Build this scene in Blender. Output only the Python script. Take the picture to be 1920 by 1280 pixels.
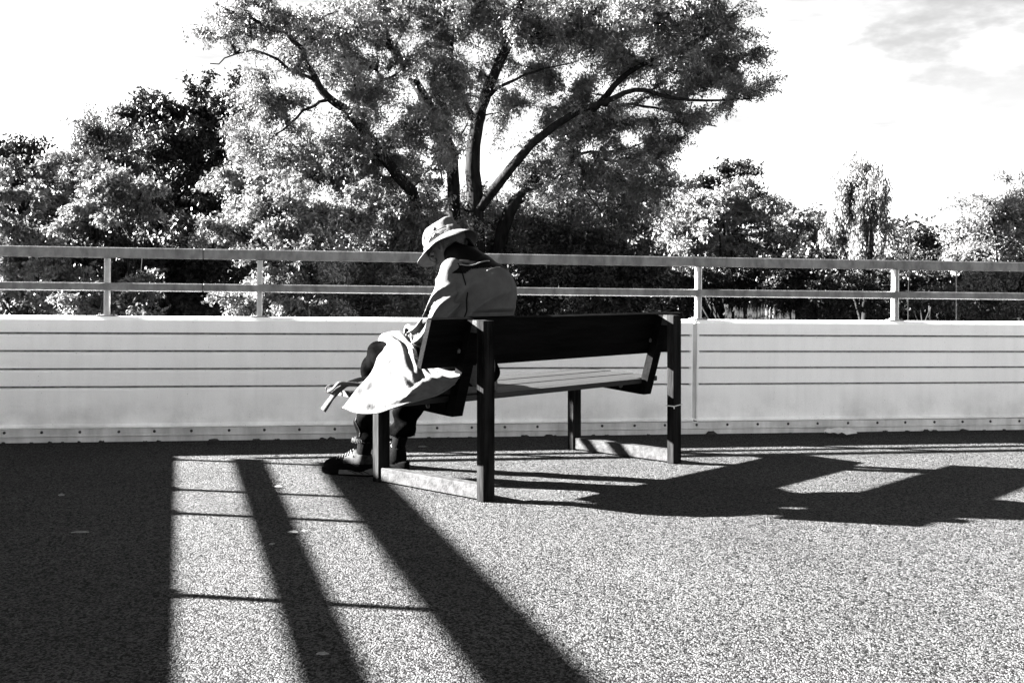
import bpy, math, random
import numpy as np
from math import sin, cos, tan, pi, radians
random.seed(7)
RNG = np.random.default_rng(11)
S = bpy.context.scene
for o in list(bpy.data.objects): bpy.data.objects.remove(o)

# ------------------------------------------------------------------ camera
FPX, HORIZ, CAMZ = 2162.0, 520.7, 1.12        # photo pixels (1920 wide), eye height in metres
cd = bpy.data.cameras.new('camera'); cam = bpy.data.objects.new('camera', cd)
S.collection.objects.link(cam); S.camera = cam
cam.location = (0, 0, CAMZ); cam.rotation_euler = (pi/2, 0, 0)
cd.sensor_width = 36; cd.lens = FPX/1920*36; cd.shift_y = -(640-HORIZ)/1920
cd.clip_start = .05; cd.clip_end = 2000

# ------------------------------------------------------------------ light
SUN_AZ = 1.415           # shadow direction (sin, -cos)
SUN_EL = radians(22.0)
sdir = (sin(SUN_AZ)*cos(SUN_EL), -cos(SUN_AZ)*cos(SUN_EL), -sin(SUN_EL))
ld = bpy.data.lights.new('sun', 'SUN'); sun = bpy.data.objects.new('sun', ld)
S.collection.objects.link(sun)
ld.energy = 5.0; ld.angle = radians(.65); ld.color = (1, .99, .98)
import mathutils
from mathutils import Vector, Matrix
sun.rotation_euler = Vector(sdir).to_track_quat('-Z', 'Y').to_euler()

W = bpy.data.worlds.new('World'); S.world = W; W.use_nodes = True
nt = W.node_tree; N = nt.nodes; K = nt.links
N.clear()
out = N.new('ShaderNodeOutputWorld'); bg = N.new('ShaderNodeBackground')
sky = N.new('ShaderNodeTexSky'); sky.sky_type = 'NISHITA'; sky.sun_disc = False
sky.sun_elevation = SUN_EL
# sky rotation: azimuth of the sun measured from +Y towards +X
sky.sun_rotation = math.atan2(-sdir[0], -sdir[1])
sky.air_density = 0.5; sky.dust_density = 0.35; sky.ozone_density = 1.5
SKY_STRENGTH = 0.05
sep = N.new('ShaderNodeSeparateColor'); K.new(sky.outputs[0], sep.inputs[0])   # red-filter monochrome film
tc = N.new('ShaderNodeTexCoord')
mp = N.new('ShaderNodeMapping'); mp.inputs['Scale'].default_value = (1, 1, 2.6); mp.inputs['Location'].default_value = (1.7, .9, .5)
K.new(tc.outputs['Generated'], mp.inputs[0])
n1 = N.new('ShaderNodeTexNoise'); n1.inputs['Scale'].default_value = 3.4; n1.inputs['Detail'].default_value = 7; n1.inputs['Roughness'].default_value = .55
K.new(mp.outputs[0], n1.inputs['Vector'])
cr = N.new('ShaderNodeMapRange'); cr.inputs['From Min'].default_value = .38; cr.inputs['From Max'].default_value = .50
cr.interpolation_type = 'SMOOTHSTEP'
K.new(n1.outputs[0], cr.inputs['Value'])
# thin bright cloud veil over the band near the horizon, thinning upward
mixc = N.new('ShaderNodeMix'); mixc.data_type = 'FLOAT'
ga = N.new('ShaderNodeMath'); ga.operation = 'MULTIPLY'; ga.inputs[1].default_value = .31; K.new(sep.outputs[0], ga.inputs[0])
K.new(cr.outputs[0], mixc.inputs['Factor']); K.new(ga.outputs[0], mixc.inputs['A'])
cl = N.new('ShaderNodeMath'); cl.operation = 'MULTIPLY_ADD'; cl.inputs[1].default_value = .54; cl.inputs[2].default_value = .28
K.new(sep.outputs[0], cl.inputs[0]); K.new(cl.outputs[0], mixc.inputs['B'])
# thin places in the veil
n2 = N.new('ShaderNodeTexNoise'); n2.inputs['Scale'].default_value = 2.2; n2.inputs['Detail'].default_value = 6; n2.inputs['Roughness'].default_value = .6
mp2 = N.new('ShaderNodeMapping'); mp2.inputs['Scale'].default_value = (1, 1, 6); mp2.inputs['Location'].default_value = (2.1, .4, 0)
K.new(tc.outputs['Generated'], mp2.inputs[0]); K.new(mp2.outputs[0], n2.inputs['Vector'])
vr = N.new('ShaderNodeMapRange'); vr.inputs[1].default_value = .34; vr.inputs[2].default_value = .64; vr.inputs[3].default_value = .27; vr.inputs[4].default_value = .95
K.new(n2.outputs[0], vr.inputs[0])
vm = N.new('ShaderNodeMath'); vm.operation = 'MULTIPLY'; K.new(cl.outputs[0], vm.inputs[0]); K.new(vr.outputs[0], vm.inputs[1]); K.new(vm.outputs[0], mixc.inputs['B'])
cmb = N.new('ShaderNodeCombineColor')
for i in range(3): K.new(mixc.outputs['Result'], cmb.inputs[i])
K.new(cmb.outputs[0], bg.inputs['Color']); bg.inputs['Strength'].default_value = SKY_STRENGTH
K.new(bg.outputs[0], out.inputs[0])

S.view_settings.view_transform = 'Standard'; S.view_settings.look = 'None'
S.view_settings.exposure = 5.28; S.view_settings.gamma = 1.0
S.view_settings.use_curve_mapping = False

# ------------------------------------------------------------------ helpers
GX = .0127
def G(x, y=0): return -GX*x                     # the deck falls gently to the right
def at(px, py, Y):                               # photo pixel at distance Y -> world point
    return ((px-960)/FPX*Y, Y, CAMZ-(py-HORIZ)/FPX*Y)
def ground_at(px, py):
    Y = CAMZ*FPX/(py-HORIZ)
    X = (px-960)/FPX*Y
    Y = (CAMZ-G(X))*FPX/(py-HORIZ); X = (px-960)/FPX*Y
    return (X, Y, G(X))

def mat(name, v, rough=.7, metal=0, nscale=0, namp=0, bump=0, bscale=60, spec=.4, v2=None, streak=None, coords='Object', lo=.35, hi=.65):
    m = bpy.data.materials.new(name); m.use_nodes = True
    t = m.node_tree; n = t.nodes; k = t.links
    b = n['Principled BSDF']; b.inputs['Roughness'].default_value = rough; b.inputs['Metallic'].default_value = metal
    b.inputs['Specular IOR Level'].default_value = spec
    b.inputs['Base Color'].default_value = (v, v, v, 1)
    c = n.new('ShaderNodeTexCoord')
    src = c.outputs[coords]
    if streak:
        mm = n.new('ShaderNodeMapping'); mm.inputs['Scale'].default_value = streak; k.new(src, mm.inputs[0]); src = mm.outputs[0]
    if nscale:
        x = n.new('ShaderNodeTexNoise'); x.inputs['Scale'].default_value = nscale; x.inputs['Detail'].default_value = 6; x.inputs['Roughness'].default_value = .65
        k.new(src, x.inputs['Vector'])
        r = n.new('ShaderNodeMapRange'); r.inputs['From Min'].default_value = lo; r.inputs['From Max'].default_value = hi
        r.inputs['To Min'].default_value = v; r.inputs['To Max'].default_value = v2 if v2 is not None else v*(1+namp)
        k.new(x.outputs[0], r.inputs['Value']); k.new(r.outputs[0], b.inputs['Base Color'])
    if bump:
        x = n.new('ShaderNodeTexNoise'); x.inputs['Scale'].default_value = bscale; x.inputs['Detail'].default_value = 4
        k.new(src, x.inputs['Vector'])
        bp = n.new('ShaderNodeBump'); bp.inputs['Strength'].default_value = bump; bp.inputs['Distance'].default_value = .01
        k.new(x.outputs[0], bp.inputs['Height']); k.new(bp.outputs[0], b.inputs['Normal'])
    return m

def link(o, parent=None):
    S.collection.objects.link(o)
    if parent: o.parent = parent
    return o
def mesh_obj(name, V, F, m, parent=None, smooth=False):
    me = bpy.data.meshes.new(name)
    me.from_pydata([tuple(v) for v in V], [], [tuple(f) for f in F]); me.update()
    if m: me.materials.append(m)
    if smooth: me.polygons.foreach_set('use_smooth', [True]*len(me.polygons))
    return link(bpy.data.objects.new(name, me), parent)
def np_mesh(name, V, F, m, parent=None, smooth=False):
    """V (n,3), F (k,4) or (k,3) arrays -> object, fast"""
    me = bpy.data.meshes.new(name); k, c = F.shape
    me.vertices.add(len(V)); me.vertices.foreach_set('co', np.asarray(V, np.float32).ravel())
    me.loops.add(k*c); me.loops.foreach_set('vertex_index', np.asarray(F, np.int32).ravel())
    me.polygons.add(k); me.polygons.foreach_set('loop_start', np.arange(0, k*c, c, dtype=np.int32))
    try: me.polygons.foreach_set('loop_total', np.full(k, c, np.int32))
    except Exception: pass
    if smooth: me.polygons.foreach_set('use_smooth', np.ones(k, bool))
    me.update(calc_edges=True); me.validate()
    if m: me.materials.append(m)
    return link(bpy.data.objects.new(name, me), parent)
def empty(name, loc=(0, 0, 0), rz=0):
    o = bpy.data.objects.new(name, None); o.location = loc; o.rotation_euler = (0, 0, rz); o.empty_display_size = .1
    S.collection.objects.link(o); return o
def tag(o, label=None, cat=None, group=None, kind=None):
    if label: o['label'] = label
    if cat: o['category'] = cat
    if group: o['group'] = group
    if kind: o['kind'] = kind
    return o
class MB:
    def __init__(s): s.V = []; s.F = []
    def add(s, V, F):
        n = len(s.V); s.V += [tuple(v) for v in V]; s.F += [tuple(i+n for i in f) for f in F]; return s
    def box(s, x0, x1, y0, y1, z0, z1, bev=0.0, fn=None):
        if bev <= 0:
            V = [(x, y, z) for z in (z0, z1) for y in (y0, y1) for x in (x0, x1)]
            F = [(0, 2, 3, 1), (4, 5, 7, 6), (0, 1, 5, 4), (2, 6, 7, 3), (0, 4, 6, 2), (1, 3, 7, 5)]
        else:
            V = []; idx = {}
            for i, x in enumerate((x0, x1)):
                for j, y in enumerate((y0, y1)):
                    for l, z in enumerate((z0, z1)):
                        sx, sy, sz = (1-2*i)*bev, (1-2*j)*bev, (1-2*l)*bev
                        idx[i, j, l, 0] = len(V); V.append((x, y+sy, z+sz))
                        idx[i, j, l, 1] = len(V); V.append((x+sx, y, z+sz))
                        idx[i, j, l, 2] = len(V); V.append((x+sx, y+sy, z))
            F = []
            for i in (0, 1):
                F.append([idx[i, 0, 0, 0], idx[i, 1, 0, 0], idx[i, 1, 1, 0], idx[i, 0, 1, 0]][::(-1 if i == 0 else 1)])
                F.append([idx[0, i, 0, 1], idx[1, i, 0, 1], idx[1, i, 1, 1], idx[0, i, 1, 1]][::(1 if i == 0 else -1)])
                F.append([idx[0, 0, i, 2], idx[1, 0, i, 2], idx[1, 1, i, 2], idx[0, 1, i, 2]][::(-1 if i == 0 else 1)])
            for p in (0, 1):
                for q in (0, 1):
                    F.append([idx[p, q, 0, 0], idx[p, q, 1, 0], idx[p, q, 1, 1], idx[p, q, 0, 1]])
                    F.append([idx[p, 0, q, 0], idx[p, 1, q, 0], idx[p, 1, q, 2], idx[p, 0, q, 2]])
                    F.append([idx[0, p, q, 1], idx[1, p, q, 1], idx[1, p, q, 2], idx[0, p, q, 2]])
                    for l in (0, 1): F.append([idx[p, q, l, 0], idx[p, q, l, 1], idx[p, q, l, 2]])
        if fn: V = [fn(*v) for v in V]
        return s.add(V, F)
    def prism(s, poly, x0, x1, fn=None):      # polygon in (y,z) extruded along x
        n = len(poly)
        V = [(x0, y, z) for y, z in poly]+[(x1, y, z) for y, z in poly]
        F = [tuple(range(n))[::-1], tuple(range(n, 2*n))]+[(i, (i+1) % n, n+(i+1) % n, n+i) for i in range(n)]
        if fn: V = [fn(*v) for v in V]
        return s.add(V, F)
    def tube(s, P, R, n=8, caps=True):
        P = [Vector(p) for p in P]
        if not hasattr(R, '__len__'): R = [R]*len(P)
        rings = []; up = None
        for i, p in enumerate(P):
            d = (P[min(i+1, len(P)-1)]-P[max(i-1, 0)]).normalized()
            if up is None:
                up = d.orthogonal().normalized()
            up = (up-d*up.dot(d))
            up = up.normalized() if up.length > 1e-6 else d.orthogonal().normalized()
            sd = d.cross(up)
            rings.append([p+(up*cos(2*pi*k/n)+sd*sin(2*pi*k/n))*R[i] for k in range(n)])
        V = [v for r in rings for v in r]; F = []
        for i in range(len(P)-1):
            for k in range(n):
                F.append((i*n+k, i*n+(k+1) % n, (i+1)*n+(k+1) % n, (i+1)*n+k))
        if caps: F.append(tuple(range(n))[::-1]); F.append(tuple(range((len(P)-1)*n, len(P)*n)))
        return s.add(V, F)
    def build(s, name, m, parent=None, smooth=False, origin=None):
        V = s.V
        o = mesh_obj(name, V, s.F, m, parent, smooth)
        me = o.data
        import bmesh
        b = bmesh.new(); b.from_mesh(me); bmesh.ops.recalc_face_normals(b, faces=b.faces); b.to_mesh(me); b.free()
        return o

# ------------------------------------------------------------------ materials
def ground_material():
    m = bpy.data.materials.new('bonded_gravel'); m.use_nodes = True
    t = m.node_tree; n = t.nodes; k = t.links; b = n['Principled BSDF']
    b.inputs['Roughness'].default_value = .8; b.inputs['Specular IOR Level'].default_value = .06
    c = n.new('ShaderNodeTexCoord').outputs['Object']
    def vor(scale, feat='F1'):
        v = n.new('ShaderNodeTexVoronoi'); v.inputs['Scale'].default_value = scale; v.feature = feat; k.new(c, v.inputs['Vector']); return v
    v1 = vor(195); v2 = vor(112)
    no = n.new('ShaderNodeTexNoise'); no.inputs['Scale'].default_value = 1.3; no.inputs['Detail'].default_value = 5; k.new(c, no.inputs['Vector'])
    # colour per grain
    s1 = n.new('ShaderNodeSeparateColor'); k.new(v1.outputs['Color'], s1.inputs[0])
    s2 = n.new('ShaderNodeSeparateColor'); k.new(v2.outputs['Color'], s2.inputs[0])
    a = n.new('ShaderNodeMath'); a.operation = 'MULTIPLY'; k.new(s1.outputs[0], a.inputs[0]); k.new(s2.outputs[1], a.inputs[1])
    r = n.new('ShaderNodeMapRange'); r.inputs['From Min'].default_value = .04; r.inputs['From Max'].default_value = .46
    r.inputs['To Min'].default_value = .0002; r.inputs['To Max'].default_value = .052; k.new(a.outputs[0], r.inputs['Value'])
    r2 = n.new('ShaderNodeMapRange'); r2.inputs['From Min'].default_value = .3; r2.inputs['From Max'].default_value = .7
    r2.inputs['To Min'].default_value = .86; r2.inputs['To Max'].default_value = 1.15; k.new(no.outputs[0], r2.inputs['Value'])
    mu = n.new('ShaderNodeMath'); mu.operation = 'MULTIPLY'; k.new(r.outputs[0], mu.inputs[0]); k.new(r2.outputs[0], mu.inputs[1])
    k.new(mu.outputs[0], b.inputs['Base Color'])
    # relief: rounded grains
    h = n.new('ShaderNodeMath'); h.operation = 'MULTIPLY_ADD'; h.inputs[1].default_value = -1.0; h.inputs[2].default_value = 1
    k.new(v1.outputs['Distance'], h.inputs[0])
    h2 = n.new('ShaderNodeMath'); h2.operation = 'MULTIPLY_ADD'; h2.inputs[1].default_value = -1.2
    k.new(v2.outputs['Distance'], h2.inputs[0]); k.new(h.outputs[0], h2.inputs[2])
    bp = n.new('ShaderNodeBump'); bp.inputs['Strength'].default_value = 1.0; bp.inputs['Distance'].default_value = .0062
    k.new(h2.outputs[0], bp.inputs['Height']); k.new(bp.outputs[0], b.inputs['Normal'])
    return m
def leaf_material(name, v, v2, trans=.3, rough=.5):
    m = bpy.data.materials.new(name); m.use_nodes = True
    t = m.node_tree; n = t.nodes; k = t.links; b = n['Principled BSDF']; o = n['Material Output']
    b.inputs['Roughness'].default_value = rough; b.inputs['Specular IOR Level'].default_value = .22
    g = n.new('ShaderNodeNewGeometry')
    no = n.new('ShaderNodeTexNoise'); no.inputs['Scale'].default_value = 1.7; no.inputs['Detail'].default_value = 6; no.inputs['Roughness'].default_value = .66; k.new(g.outputs['Position'], no.inputs['Vector'])
    r = n.new('ShaderNodeMapRange'); r.inputs['From Min'].default_value = .35; r.inputs['From Max'].default_value = .65
    r.inputs['To Min'].default_value = v; r.inputs['To Max'].default_value = v2; k.new(no.outputs[0], r.inputs['Value'])
    k.new(r.outputs[0], b.inputs['Base Color'])
    tr = n.new('ShaderNodeBsdfTranslucent'); k.new(r.outputs[0], tr.inputs[0])
    mx = n.new('ShaderNodeMixShader'); mx.inputs[0].default_value = trans
    k.new(b.outputs[0], mx.inputs[1]); k.new(tr.outputs[0], mx.inputs[2]); k.new(mx.outputs[0], o.inputs[0])
    return m
def wall_material():
    m = bpy.data.materials.new('white_panel'); m.use_nodes = True
    t = m.node_tree; n = t.nodes; k = t.links; b = n['Principled BSDF']; b.inputs['Roughness'].default_value = .55
    b.inputs['Specular IOR Level'].default_value = .3
    c = n.new('ShaderNodeTexCoord').outputs['Object']
    def noise(scale, det, sc=None):
        s = c
        if sc:
            mm = n.new('ShaderNodeMapping'); mm.inputs['Scale'].default_value = sc; k.new(c, mm.inputs[0]); s = mm.outputs[0]
        x = n.new('ShaderNodeTexNoise'); x.inputs['Scale'].default_value = scale; x.inputs['Detail'].default_value = det; x.inputs['Roughness'].default_value = .6
        k.new(s, x.inputs['Vector']); return x.outputs[0]
    def rng(s, a, b_, c_, d):
        r = n.new('ShaderNodeMapRange'); r.inputs[1].default_value = a; r.inputs[2].default_value = b_; r.inputs[3].default_value = c_; r.inputs[4].default_value = d
        k.new(s, r.inputs[0]); return r.outputs[0]
    def mul(a, b_):
        x = n.new('ShaderNodeMath'); x.operation = 'MULTIPLY'; k.new(a, x.inputs[0]); k.new(b_, x.inputs[1]); return x.outputs[0]
    grain = rng(noise(420, 2), .3, .7, .86, 1.08)
    blot = rng(noise(2.0, 5), .35, .6, .96, 1.0)
    drip = rng(noise(1.6, 4, (7, 7, .6)), .35, .55, .95, 1.0)
    specks = rng(noise(95, 1), .22, .27, .45, 1.0)
    # dirt splashed on the lowest 25 cm
    sp = n.new('ShaderNodeSeparateXYZ'); k.new(c, sp.inputs[0])
    low = rng(sp.outputs[2], .10, .33, 1, 0)
    dn = rng(noise(3.2, 6), .42, .68, 0, .34)
    dirt = n.new('ShaderNodeMath'); dirt.operation = 'MULTIPLY_ADD'; dirt.inputs[2].default_value = 1
    neg = n.new('ShaderNodeMath'); neg.operation = 'MULTIPLY'; neg.inputs[1].default_value = -1; k.new(dn, neg.inputs[0])
    k.new(low, dirt.inputs[0]); k.new(neg.outputs[0], dirt.inputs[1])
    v = mul(mul(mul(grain, blot), mul(drip, specks)), dirt.outputs[0])
    f = n.new('ShaderNodeMath'); f.operation = 'MULTIPLY'; f.inputs[1].default_value = .93; k.new(v, f.inputs[0])
    k.new(f.outputs[0], b.inputs['Base Color'])
    bp = n.new('ShaderNodeBump'); bp.inputs['Strength'].default_value = .15; bp.inputs['Distance'].default_value = .004
    k.new(noise(60, 3), bp.inputs['Height']); k.new(bp.outputs[0], b.inputs['Normal'])
    return m

M = dict(
    ground=ground_material(), wall=wall_material(),
    grass=mat('park_grass', .006, .95, spec=.02, nscale=3, v2=.02, bump=.5, bscale=30),
    steel=mat('galvanised_steel', .09, .5, .3, nscale=14, v2=.20, bump=.12, bscale=160, streak=(1, 1, .5)),
    kerbsteel=mat('kerb_steel', .42, .42, .35, nscale=7, v2=.68, bump=.15, bscale=50, streak=(1, 1, .3)),
    screw=mat('screw_steel', .04, .5, .5), boltsteel=mat('dull_bolt_steel', .05, .5, .5), groove=mat('groove_grime_shade', .14, .9, nscale=30, v2=.34),
    joint=mat('panel_joint', .35, .8, nscale=9, v2=.6, streak=(1, 1, .25)),
    wood=mat('dark_stained_timber', .0010, .7, nscale=22, v2=.0035, bump=.3, bscale=120, spec=.012, streak=(.08, 1, 1)),
    seatwood=mat('worn_seat_timber', .004, .6, nscale=26, v2=.013, bump=.3, bscale=120, spec=.18, streak=(.05, 1, 1)),
    postwood=mat('weathered_post_timber', .0014, .7, nscale=20, v2=.020, bump=.3, bscale=110, spec=.015, lo=.4, hi=.75, streak=(1, 1, .1)),
    beamwood=mat('pale_weathered_timber', .013, .75, nscale=28, v2=.033, bump=.35, bscale=100, spec=.03),
    tie=mat('white_plastic_tie', .5, .4),
    skin=mat('skin', .045, .6, spec=.1, nscale=60, v2=.065, bump=.15, bscale=150),
    hair=mat('grey_hair', .012, .7, nscale=200, v2=.05, spec=.2),
    hat=mat('pale_cotton_hat', .048, .9, spec=.03, nscale=30, v2=.066, bump=.2, bscale=400),
    hatband=mat('hat_band_cotton', .026, .9, spec=.03, nscale=70, v2=.052, bump=.2, bscale=400),
    black=mat('black_nylon', .0012, .5, bump=.25, bscale=30, spec=.03),
    jacket=mat('grey_jacket_cloth', .046, .9, spec=.03, nscale=14, v2=.062, bump=.22, bscale=45),
    piping=mat('pale_piping', .10, .5),
    denim=mat('dark_denim', .0007, .95, spec=0, nscale=11, lo=.42, hi=.75, v2=.0035, bump=.35, bscale=180),
    fray=mat('frayed_hem', .01, .9, spec=0, nscale=160, v2=.05, lo=.45, hi=.55),
    bag=mat('white_canvas', .045, .9, spec=.03, nscale=9, v2=.062, bump=.25, bscale=70),
    strap=mat('canvas_strap', .03, .8, spec=.03, nscale=40, v2=.05, bump=.3, bscale=300),
    print_=mat('grey_print', .12, .8, nscale=55, v2=.5, lo=.46, hi=.54),
    shoe=mat('dark_shoe_mesh', .0009, .8, spec=.01, nscale=120, v2=.0035, bump=.4, bscale=400),
    shoepale=mat('pale_shoe_overlay', .003, .6, spec=.05, nscale=40, v2=.022),
    sole=mat('white_shoe_sole', .05, .6, spec=.1, nscale=20, v2=.09),
    soledark=mat('dark_shoe_sole', .0015, .8, spec=.02),
    lens=mat('spectacle_frame', .02, .3),
    paper=mat('white_paper', .45, .8, nscale=25, v2=.6, bump=.5, bscale=60),
    deadleaf=mat('dark_dead_leaf', .008, .8, nscale=40, v2=.03, bump=.3),
    paleleaf=mat('pale_dead_leaf', .09, .8, spec=.1, nscale=40, v2=.2),
    bark=mat('dark_bark', .003, .95, spec=.03, nscale=14, v2=.014, bump=.9, bscale=18, streak=(1, 1, .25)),
    picket=mat('pale_picket_wood', .01, .8, nscale=9, v2=.35, lo=.42, hi=.58),
    lf_bright=leaf_material('silver_willow_leaf', .014, .15, .20),
    lf_mid=leaf_material('mid_leaf', .014, .07, .20),
    lf_pale=leaf_material('pale_shrub_leaf', .018, .16, .20),
    lf_dark=leaf_material('dark_leaf', .0025, .016, .10, .5),
)

# ------------------------------------------------------------------ setting
BX, BY, ANG = -.1409, 5.744, .8458                # bench origin and turn
WD, WT = 8.167, tan(.187)                         # parapet face: Y = WD + WT*X

tr = mesh_obj('ground', [(-900, -60, -1.1), (900, -60, -1.1), (900, 1500, -1.1), (-900, 1500, -1.1)], [(0, 1, 2, 3)], M['grass'])
tag(tr, kind='structure')
def deck():
    C = (-4.125, WD+WT*-4.125)                    # corner of the two parapets
    dl = (.27, -.963)
    P = [(C[0]-.25, C[1]+.3), (C[0]+dl[0]*16-.25, C[1]+dl[1]*16), (30, -8.2), (30, WD+WT*30+.22)]
    top = [(x, y, G(x)) for x, y in P]; bot = [(x, y, G(x)-.5) for x, y in P]
    V = top+bot
    F = [(0, 1, 2, 3), (7, 6, 5, 4)]+[(i, 4+i, 4+(i+1) % 4, (i+1) % 4) for i in range(4)]
    o = mesh_obj('bridge_deck', V, F, M['ground']); tag(o, kind='structure')
deck()

# ------------------------------------------------------------------ parapets (wall panels, kerb, rails)
def panel_mesh(name, x0, x1, parent):
    """profiled panel between x0 and x1 along the wall, local x = along, y = thickness (front at y=0), z up"""
    gr = [.7165, .599, .480, .361]
    prof0 = [(.0, .100), (.0, .128)]
    prof = [(-.030, .094), (-.030, .102), (-.002, .118)]
    for g in gr[::-1]: prof += [(0, g-.018), (.014, g-.006), (.026, g+.004), (.001, g+.007)]
    flat = [(-.030, .094), (-.030, .102), (-.002, .118)]
    for g in gr[::-1]: flat += [(0, g-.018), (0, g-.006), (0, g+.004), (0, g+.007)]
    tail = [(0, .804), (.022, .829), (.10, .829), (.12, .81), (.12, .094)]
    xs = [x0, x0+.008, x0+.022]+list(np.linspace(x0+.4, x1-.4, 5))+[x1-.022, x1-.008, x1]
    V = []; n = len(prof)+len(tail)
    for i, x in enumerate(xs):
        p = (flat if i in (0, 1, len(xs)-2, len(xs)-1) else prof)+tail
        # rounded edges of the panel beside the joint
        for (y, z) in p:
            V.append((x, y+(.006 if i in (0, len(xs)-1) and y < .01 else 0), z))
    F = []
    for i in range(len(xs)-1):
        for k in range(n):
            F.append((i*n+k, i*n+(k+1) % n, (i+1)*n+(k+1) % n, (i+1)*n+k))
    F.append(tuple(range(n))); F.append(tuple(range((len(xs)-1)*n, len(xs)*n))[::-1])
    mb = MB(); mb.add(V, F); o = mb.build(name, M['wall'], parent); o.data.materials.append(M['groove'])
    for pl in o.data.polygons:                     # recess shade painted in as a darker colour, with some grime
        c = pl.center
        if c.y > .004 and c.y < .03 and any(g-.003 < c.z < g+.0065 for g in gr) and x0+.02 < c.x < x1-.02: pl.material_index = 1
    return o

def wall_root(name, ox, oy, ang, slope, label, cat):
    """Empty at (ox,oy) with local x along the wall, tilted to follow the deck"""
    e = empty(name, (ox, oy, G(ox))); e.rotation_euler = (0, -math.asin(slope), ang) if False else (0, 0, ang)
    e.rotation_mode = 'QUATERNION'
    e.rotation_quaternion = Matrix.Rotation(ang, 4, 'Z').to_quaternion() @ Matrix.Rotation(math.atan(-slope), 4, 'Y').to_quaternion()
    if ang: pass
    return tag(e, label, cat)
wa = math.atan(WT)
# slope along the wall: dz/ds = -GX*cos(wa); a positive rotation about local Y tips +x down
def frame(name, ox, oy, ang, label, cat):
    dz = -GX*cos(ang)
    e = empty(name, (ox, oy, G(ox))); e.rotation_mode = 'QUATERNION'
    e.rotation_quaternion = Matrix.Rotation(ang, 4, 'Z').to_quaternion() @ Matrix.Rotation(-math.atan(dz), 4, 'Y').to_quaternion()
    return tag(e, label, cat)
def kerb(root, x0, x1, joints, screws, glint=None):
    pr = [(-.004, .0), (-.020, .0), (-.020, .034), (-.027, .038), (-.027, .045), (-.020, .049), (-.020, .088), (-.004, .090)]
    ks = [x0]+joints+[x1]
    for a, b in zip(ks[:-1], ks[1:]):
        mb = MB(); mb.prism(pr, a+.001, b-.001); k = mb.build('kerb_strip', M['kerbsteel'], root)
    proto = None
    for x in screws:
        if proto is None:
            mb = MB()
            for r0, r1, y0, y1 in ((.010, .010, -.020, -.022), (.008, .006, -.022, -.026)):
                mb.tube([(0, y0, 0), (0, y1, 0)], [r0, r1], 8)
            o = mb.build('screw', M['screw'], root, True); proto = o
        else:
            o = bpy.data.objects.new('screw', proto.data); link(o, root)
        o.location = (x, 0, .067)
def railing(root, x0, x1, posts, joints, post_mat, tz=(1.2177, 1.290), mz=(.9975, 1.053)):
    def rail(z0, z1, dy, nm):
        ks = [x0]+joints+[x1]
        for a, b in zip(ks[:-1], ks[1:]):
            mb = MB(); mb.box(a+.001, b-.001, .03, .03+dy, z0, z1, bev=.006); mb.build(nm, M['steel'], root)
    rail(*tz, .06, 'top_rail'); rail(*mz, .045, 'middle_rail')
    proto = None
    for x in posts:
        if proto is None:
            mb = MB(); mb.box(-.018, -.011, .035, .085, .838, 1.2175); mb.box(.011, .018, .035, .085, .838, 1.2175); mb.box(-.011, .011, .057, .064, .838, 1.2175)
            p = mb.build('post', post_mat, root); proto = p
            mb = MB(); mb.box(-.062, .062, .024, .098, .8293, .838, bev=.002)
            q = mb.build('base_plate', M['steel'], p); pq = q
            pbs = []
            for sx in (-.045, .045):
                mb = MB(); mb.tube([(sx, .05, .838), (sx, .05, .850)], .008, 6); pbs.append(mb.build('bolt', M['screw'], p))
            p.location = (x, 0, 0)
        else:
            p = proto.copy(); link(p, root); p.location = (x, 0, 0)
            for ch in [pq]+pbs: c = ch.copy(); link(c, p)
M['poststeel'] = mat('pale_post_steel', .5, .45, .3, nscale=20, v2=.65)
# main parapet: local x measured from the point straight ahead
wl = frame('parapet_wall', 0, WD, wa, 'long white grooved parapet wall behind the bench, with steel kerb along its foot', 'wall')
j = 1.33/cos(wa)
S0 = -4.125/cos(wa)
edges = [(S0, j-6.2), (j-6.2, j), (j, j+6.2), (j+6.2, j+12.4), (j+12.4, j+18.6)]
edges = [(S0, j), (j, j+6.2), (j+6.2, j+12.4), (j+12.4, j+18.6)]
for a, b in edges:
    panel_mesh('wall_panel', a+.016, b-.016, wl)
for a, b in edges[:-1]:
    mb = MB(); mb.prism([(.012, .11), (.012, .80), (.05, .80), (.05, .11)], b-.0158, b+.0158); mb.build('joint_strip', M['joint'], wl)
sc = list(np.arange(-3.85, 12, .237)+RNG.uniform(-.006, .006, len(np.arange(-3.85, 12, .237))))
kerb(wl, S0, j+18.6, [-.98*4, .335, 2.86, 6, 10], sc)
rl = frame('parapet_railing', 0, WD, wa, 'two rail steel handrail on thin posts standing on the long white wall', 'railing')
railing(rl, S0, j+18.6, [x/cos(wa) for x in (-2.71, -1.73, -.16, 1.37, 2.916, 4.46, 6.0, 7.55, 9.1, 10.6, 12.2, 13.7)], [-2.10/cos(wa), 4.9, 10], M['poststeel'])

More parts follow.
